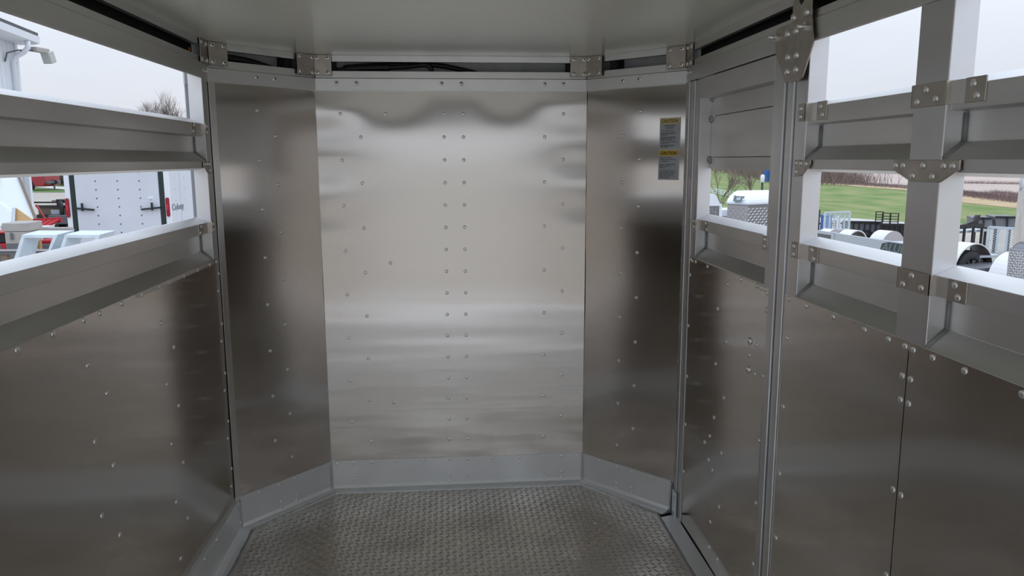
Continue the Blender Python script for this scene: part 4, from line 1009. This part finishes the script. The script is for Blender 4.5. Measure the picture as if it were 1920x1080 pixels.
# white leaning panel with brown edge, plywood wedge
def slab(name, label, cat, pts, th, m_, parent=None):
    b0 = sum((Vector(p) for p in pts), Vector())/len(pts); b0.z = min(p.z for p in pts)
    o = empty(name, b0); tag(o, label, cat); pts = [Vector(p)-b0 for p in pts]
    n = (pts[1]-pts[0]).cross(pts[2]-pts[0]).normalized()
    if n.dot(-b0) < 0: n = -n
    MB().prism(pts, -n*th).build('face', m_, o); return o, pts, n
P4 = [gp(-90, 318, 17.0), gp(35, 331, 17.0), gp(72, 423, 16.0), gp(78, 438, 15.8), gp(-90, 438, 15.8)]
o, q, n = slab('leaning_ramp', 'large white panel with a brown edge leaning beside the barn', 'panel', P4, .05, 'white_panel')
MB().bar(q[1]+n*.01, q[2]+n*.01, .05, .07, n).build('edge_strip', 'brown_wood', o); MB().bar(q[2]+n*.01, q[3]+n*.01, .05, .07, n).build('edge_strip', 'brown_wood', o)
MB().bar(q[0].lerp(q[1],.72)+n*.002, q[4].lerp(q[3],.62)+n*.002, .004, .004).build('panel_seam', 'plate_paint', o)
T3 = [gp(29, 390, 14.6), gp(66, 416, 14.6), gp(66, 436, 14.6), gp(27, 436, 14.6)]
o, q, n = slab('plywood_wedge', 'triangular plywood box with a white side before the leaning panel', 'box', T3, .05, 'plywood')
s4 = [gp(29, 389, 14.55), gp(27, 436, 14.55), gp(20, 436, 14.9), gp(23.5, 390, 14.9)]; b0 = Vector(o.location)
MB().prism([p_-b0 for p_ in s4], (-.02,.01,0)).build('white_side', 'white_panel', o)
# pickup, mailbox
p = at_ground(58, 54); o = empty('pickup_truck', p, math.radians(-6)); tag(o, 'red pickup truck parked far behind the barn corner', 'truck')
MB().prism([(-4.6,0,.30),(.72,0,.30),(.80,0,.5),(.80,0,1.08),(-1.2,0,1.12),(-1.3,0,1.8),(-2.8,0,1.85),(-3.5,0,1.15),(-4.7,0,1.0)], (0,1.8,0)).build('body', 'truck_red', o, bevel=.06)
for x in (-.35, -3.8):
    wh = MB().lathe([(.22,-.12),(.36,-.12),(.39,-.07),(.39,.07),(.36,.12),(.22,.12)], 20, (x,.05,.39), (0,1,0)).build('wheel', 'tyre', o, True)
    MB().lathe([(.24,-.11),(.22,-.13),(.05,-.10)], 16, (x,.05,.39), (0,1,0)).build('hub', 'galvanised', wh, True)
MB().box((.76,.1,.5),(.95,1.7,.68)).build('bumper', 'charcoal_panel', o, bevel=.03); MB().prism([(-2.7,-.01,1.15),(-1.45,-.01,1.15),(-1.5,-.01,1.7),(-2.5,-.01,1.72)], (0,.02,0)).build('side_window', 'glass_dark', o)
p = at_ground(97, 55); o = empty('mailbox', p, .2); tag(o, 'black mailbox on a wooden post beside the driveway', 'mailbox')
MB().box((-.05,-.05,0),(.05,.05,.46)).build('post', 'brown_wood', o)
MB().prism([(-.25,-.12,.46),(.25,-.12,.46),(.25,-.12,.66),(.18,-.12,.74),(-.18,-.12,.74),(-.25,-.12,.66)], (0,.24,0)).build('box', 'black_steel', o, bevel=.03)
# dark utility trailer with plate, winch and jack
a = at_ground(62, 19.5); b = at_ground(128, 19.2); o = frame_at('equipment_trailer', 'dark equipment trailer with licence plate and winch stand', 'trailer', a, b); W_ = (b-a).length
def zz_(py, d=19.3): return gp(95, py, d).z+.55
MB().box((0,0,zz_(410)),(W_,1.4,zz_(387))).build('tailboard', 'brown_wood', o); MB().bar((0,-.04,zz_(388)),(W_,-.04,zz_(388)), .06, .05).build('top_rail', 'black_steel', o)
MB().box((W_*.43,-.07,zz_(402.5)),(W_*.67,-.05,zz_(394))).build('licence_plate', 'plate_paint', o); MB().bar((0,-.02,zz_(408)),(W_,-.02,zz_(408)), .1, .1).build('bumper', 'black_steel', o)
MB().bar((W_*.5,.1,zz_(388)),(W_*.5,.1,zz_(378)), .05, .05).build('winch_post', 'black_steel', o); MB().box((W_*.52,0,zz_(381)),(W_*.75,.25,zz_(374.5))).build('winch', 'black_steel', o, bevel=.02)
MB().bar((W_*.38,.05,zz_(378)),(W_*.55,.05,zz_(377.5)), .03, .03).build('winch_handle', 'rust', o)
MB().tube([(W_*.74,-.1,zz_(379)),(W_*.80,-.12,zz_(384)),(W_*.82,-.14,zz_(395)),(W_*.80,-.14,zz_(415))], .045, 8).build('hose', 'black_rubber', o, True)
MB().box((W_*.55,-.3,zz_(420)),(W_*.95,-.1,zz_(403))).build('battery_box', 'charcoal_panel', o, bevel=.02)
for x in (.2, W_-.2): MB().lathe([(.15,-.1),(.27,-.1),(.29,0),(.27,.1),(.15,.1)], 18, (x,.6,.29), (0,1,0)).build('wheel', 'tyre', o, True)
a = gp(68, 384, 18); b = gp(87, 414, 18); g = Vector((b.x, b.y, -.55)); o = empty('red_pole', g); tag(o, 'thin red pole leaning before the dark equipment trailer', 'pole')
MB().tube([a-g, b-g, Vector((.25,0,0))], .022, 8).build('shaft', 'red_paint', o, True); MB().tube([Vector((.2,0,0)), Vector((.3,0,.02))], .03, 8).build('foot', 'charcoal_panel', o, True)
# red implements, grey toolbox on a pale beam
def boxes(name, label, cat, px, d, items):
    g = at_ground(px, d); o = empty(name, g); tag(o, label, cat)
    for nm, m_, x0, x1, y0, y1, dep, th in items:
        p_ = gp(x0, y1, d)-g; q_ = gp(x1, y0, d)-g
        MB().box((p_.x, p_.y+dep, p_.z), (q_.x, p_.y+dep+th, q_.z)).build(nm, m_, o, bevel=.012)
    return o
g = at_ground(70, 13.5); o = empty('red_implement', g); tag(o, 'red slatted implement lying behind the grey toolbox', 'machine')
A_ = gp(48, 428, 13.5)-g; B_ = gp(100, 424, 13.5)-g
for k in range(4):
    f = k/3; s_ = A_.lerp(B_, .12+.72*f)
    MB().bar(s_+Vector((-.16,.0,-.06)), s_+Vector((.02,.28,.10)), .11, .04).build('blade', 'red_paint', o, bevel=.008)
MB().bar(A_+Vector((0,.3,.10)), B_+Vector((0,.3,.09)), .06, .09).build('back_beam', 'red_paint', o); MB().bar(A_+Vector((0,0,-.1)), B_+Vector((0,0,-.1)), .06, .06).build('front_beam', 'charcoal_panel', o)
MB().bar(A_+Vector((.12,0,.0)), A_+Vector((.34,.26,.05)), .14, .01).build('pale_blade', 'white_panel', o)
for x in (A_.x+.1, B_.x-.1): MB().bar((x,A_.y+.15,0),(x,A_.y+.15,A_.z), .06, .06).build('leg', 'charcoal_panel', o)
o = boxes('grey_toolbox', 'grey plastic toolbox with a latch on the pale beam', 'toolbox', 26, 11, [('lid', 'grey_plastic', 4, 48, 418, 435, 0, .45), ('body', 'grey_plastic', 9, 48, 435.5, 458, .02, .42), ('latch', 'charcoal_panel', 20, 25, 436, 450, -.015, .02), ('side_latch', 'fender_skirt', 2, 6, 422, 430, -.02, .1), ('stand', 'charcoal_panel', 10, 46, 458, 520, .1, .25)])
o = boxes('pale_beam', 'long pale tongue beam reaching from toolbox to cargo trailer', 'beam', 88, 12.4, [('beam', 'grey_plastic', 48, 128, 427, 437, 0, .12), ('plate', 'fender_white', 48, 90, 424, 428, -.02, .16), ('support', 'charcoal_panel', 84, 90, 437, 492, .02, .08), ('support', 'charcoal_panel', 118, 124, 437, 492, .02, .08)])
for nm, lab, px, d, it in (('red_machine', 'red machine deck low beside the grey toolbox', 12, 11.4, [('deck', 'red_paint', -30, 26, 457, 468, 0, .4), ('side', 'red_paint', -30, 8, 435, 439, 0, .4), ('hollow_shade', 'black_steel', -30, 8, 439, 457, .05, .3), ('skid', 'charcoal_panel', -30, 2, 461, 512, .05, .3), ('skid', 'charcoal_panel', 16, 25, 468, 512, .05, .3)]),  # solid black block paints the shade inside the machine
                     ('red_cylinder_part', 'small red machine part on the ground behind the white frames', 82, 12, [('body', 'red_paint', 71, 94, 450, 457, 0, .3), ('base', 'charcoal_panel', 73, 94, 457, 497, .03, .25)])):
    boxes(nm, lab, 'machine', px, d, it)
g = at_ground(62, 10.6); o = empty('pallet', g); tag(o, 'small brown wooden pallet standing between the white frames', 'pallet')
for k in range(4):
    p_ = gp(54, 453+6*k, 10.6)-g; q_ = gp(71, 453+6*k, 10.6)-g; MB().bar(p_, q_, .03, .032).build('slat', 'pallet_wood', o)
for px in (55, 62.5, 70): p_ = gp(px, 450, 10.6)-g; MB().box((p_.x-.02, p_.y+.015, 0),(p_.x+.02, p_.y+.07, p_.z)).build('stringer', 'pallet_wood', o)
p_ = at_ground(-30, 9.6); q_ = at_ground(75, 9.6); o = frame_at('ground_beam', 'dark steel channel lying on the gravel behind the first white frame', 'beam', p_, q_); W_ = (q_-p_).length
zb_ = gp(20, 472, 9.6).z+.55
MB().box((0,0,zb_-.06),(W_,.10,zb_)).build('channel', 'charcoal_panel', o); MB().box((0,-.02,zb_-.012),(W_,.0,zb_+.004)).build('lip', 'fender_skirt', o)
for x in (.1, W_-.1): MB().box((x-.04,.02,0),(x+.04,.08,zb_-.06)).build('block', 'brown_wood', o)
# white trapezoid frames
def trap_frame(label, pts_o, pts_i, d, dep):
    g = at_ground((pts_o[0][0]+pts_o[-1][0])/2, d); o = empty('trapezoid_frame', g); tag(o, label, 'frame')
    po = [gp(x, y, d)-g for x, y in pts_o]; pi = [gp(x, y, d)-g for x, y in pts_i]
    dv_ = Vector((dep*.75, dep, .03)); names = ('leg', 'top_bar', 'leg')
    for k in range(3): MB().prism([po[k], po[k+1], pi[k+1], pi[k]], dv_).build(names[k], 'galvanised', o, bevel=.004)
def scale_leg(p, q, y): t = (y-q[1])/(p[1]-q[1]); return (q[0]+(p[0]-q[0])*t, y)
for lab, dx in (('nearer white trapezoid frame beside the grey toolbox', 0), ('white trapezoid frame in front of the cargo trailer door', 80)):
    o1, o2 = (26+dx, 487), (41+dx, 444); o4, o3 = (91+dx, 487), (105+dx, 444)
    yb = 560
    po = [scale_leg(o1, o2, yb), (41+dx, 440), (108+dx, 440), scale_leg((91.5+dx, 471), (106+dx, 441), yb)]
    pi = [scale_leg((34+dx, 487), (44.5+dx, 447), yb), (45+dx, 446.5), (99+dx, 446.5), scale_leg((90+dx,473), (99+dx,447), yb)]
    trap_frame(lab, po, pi, 7.6, .13)
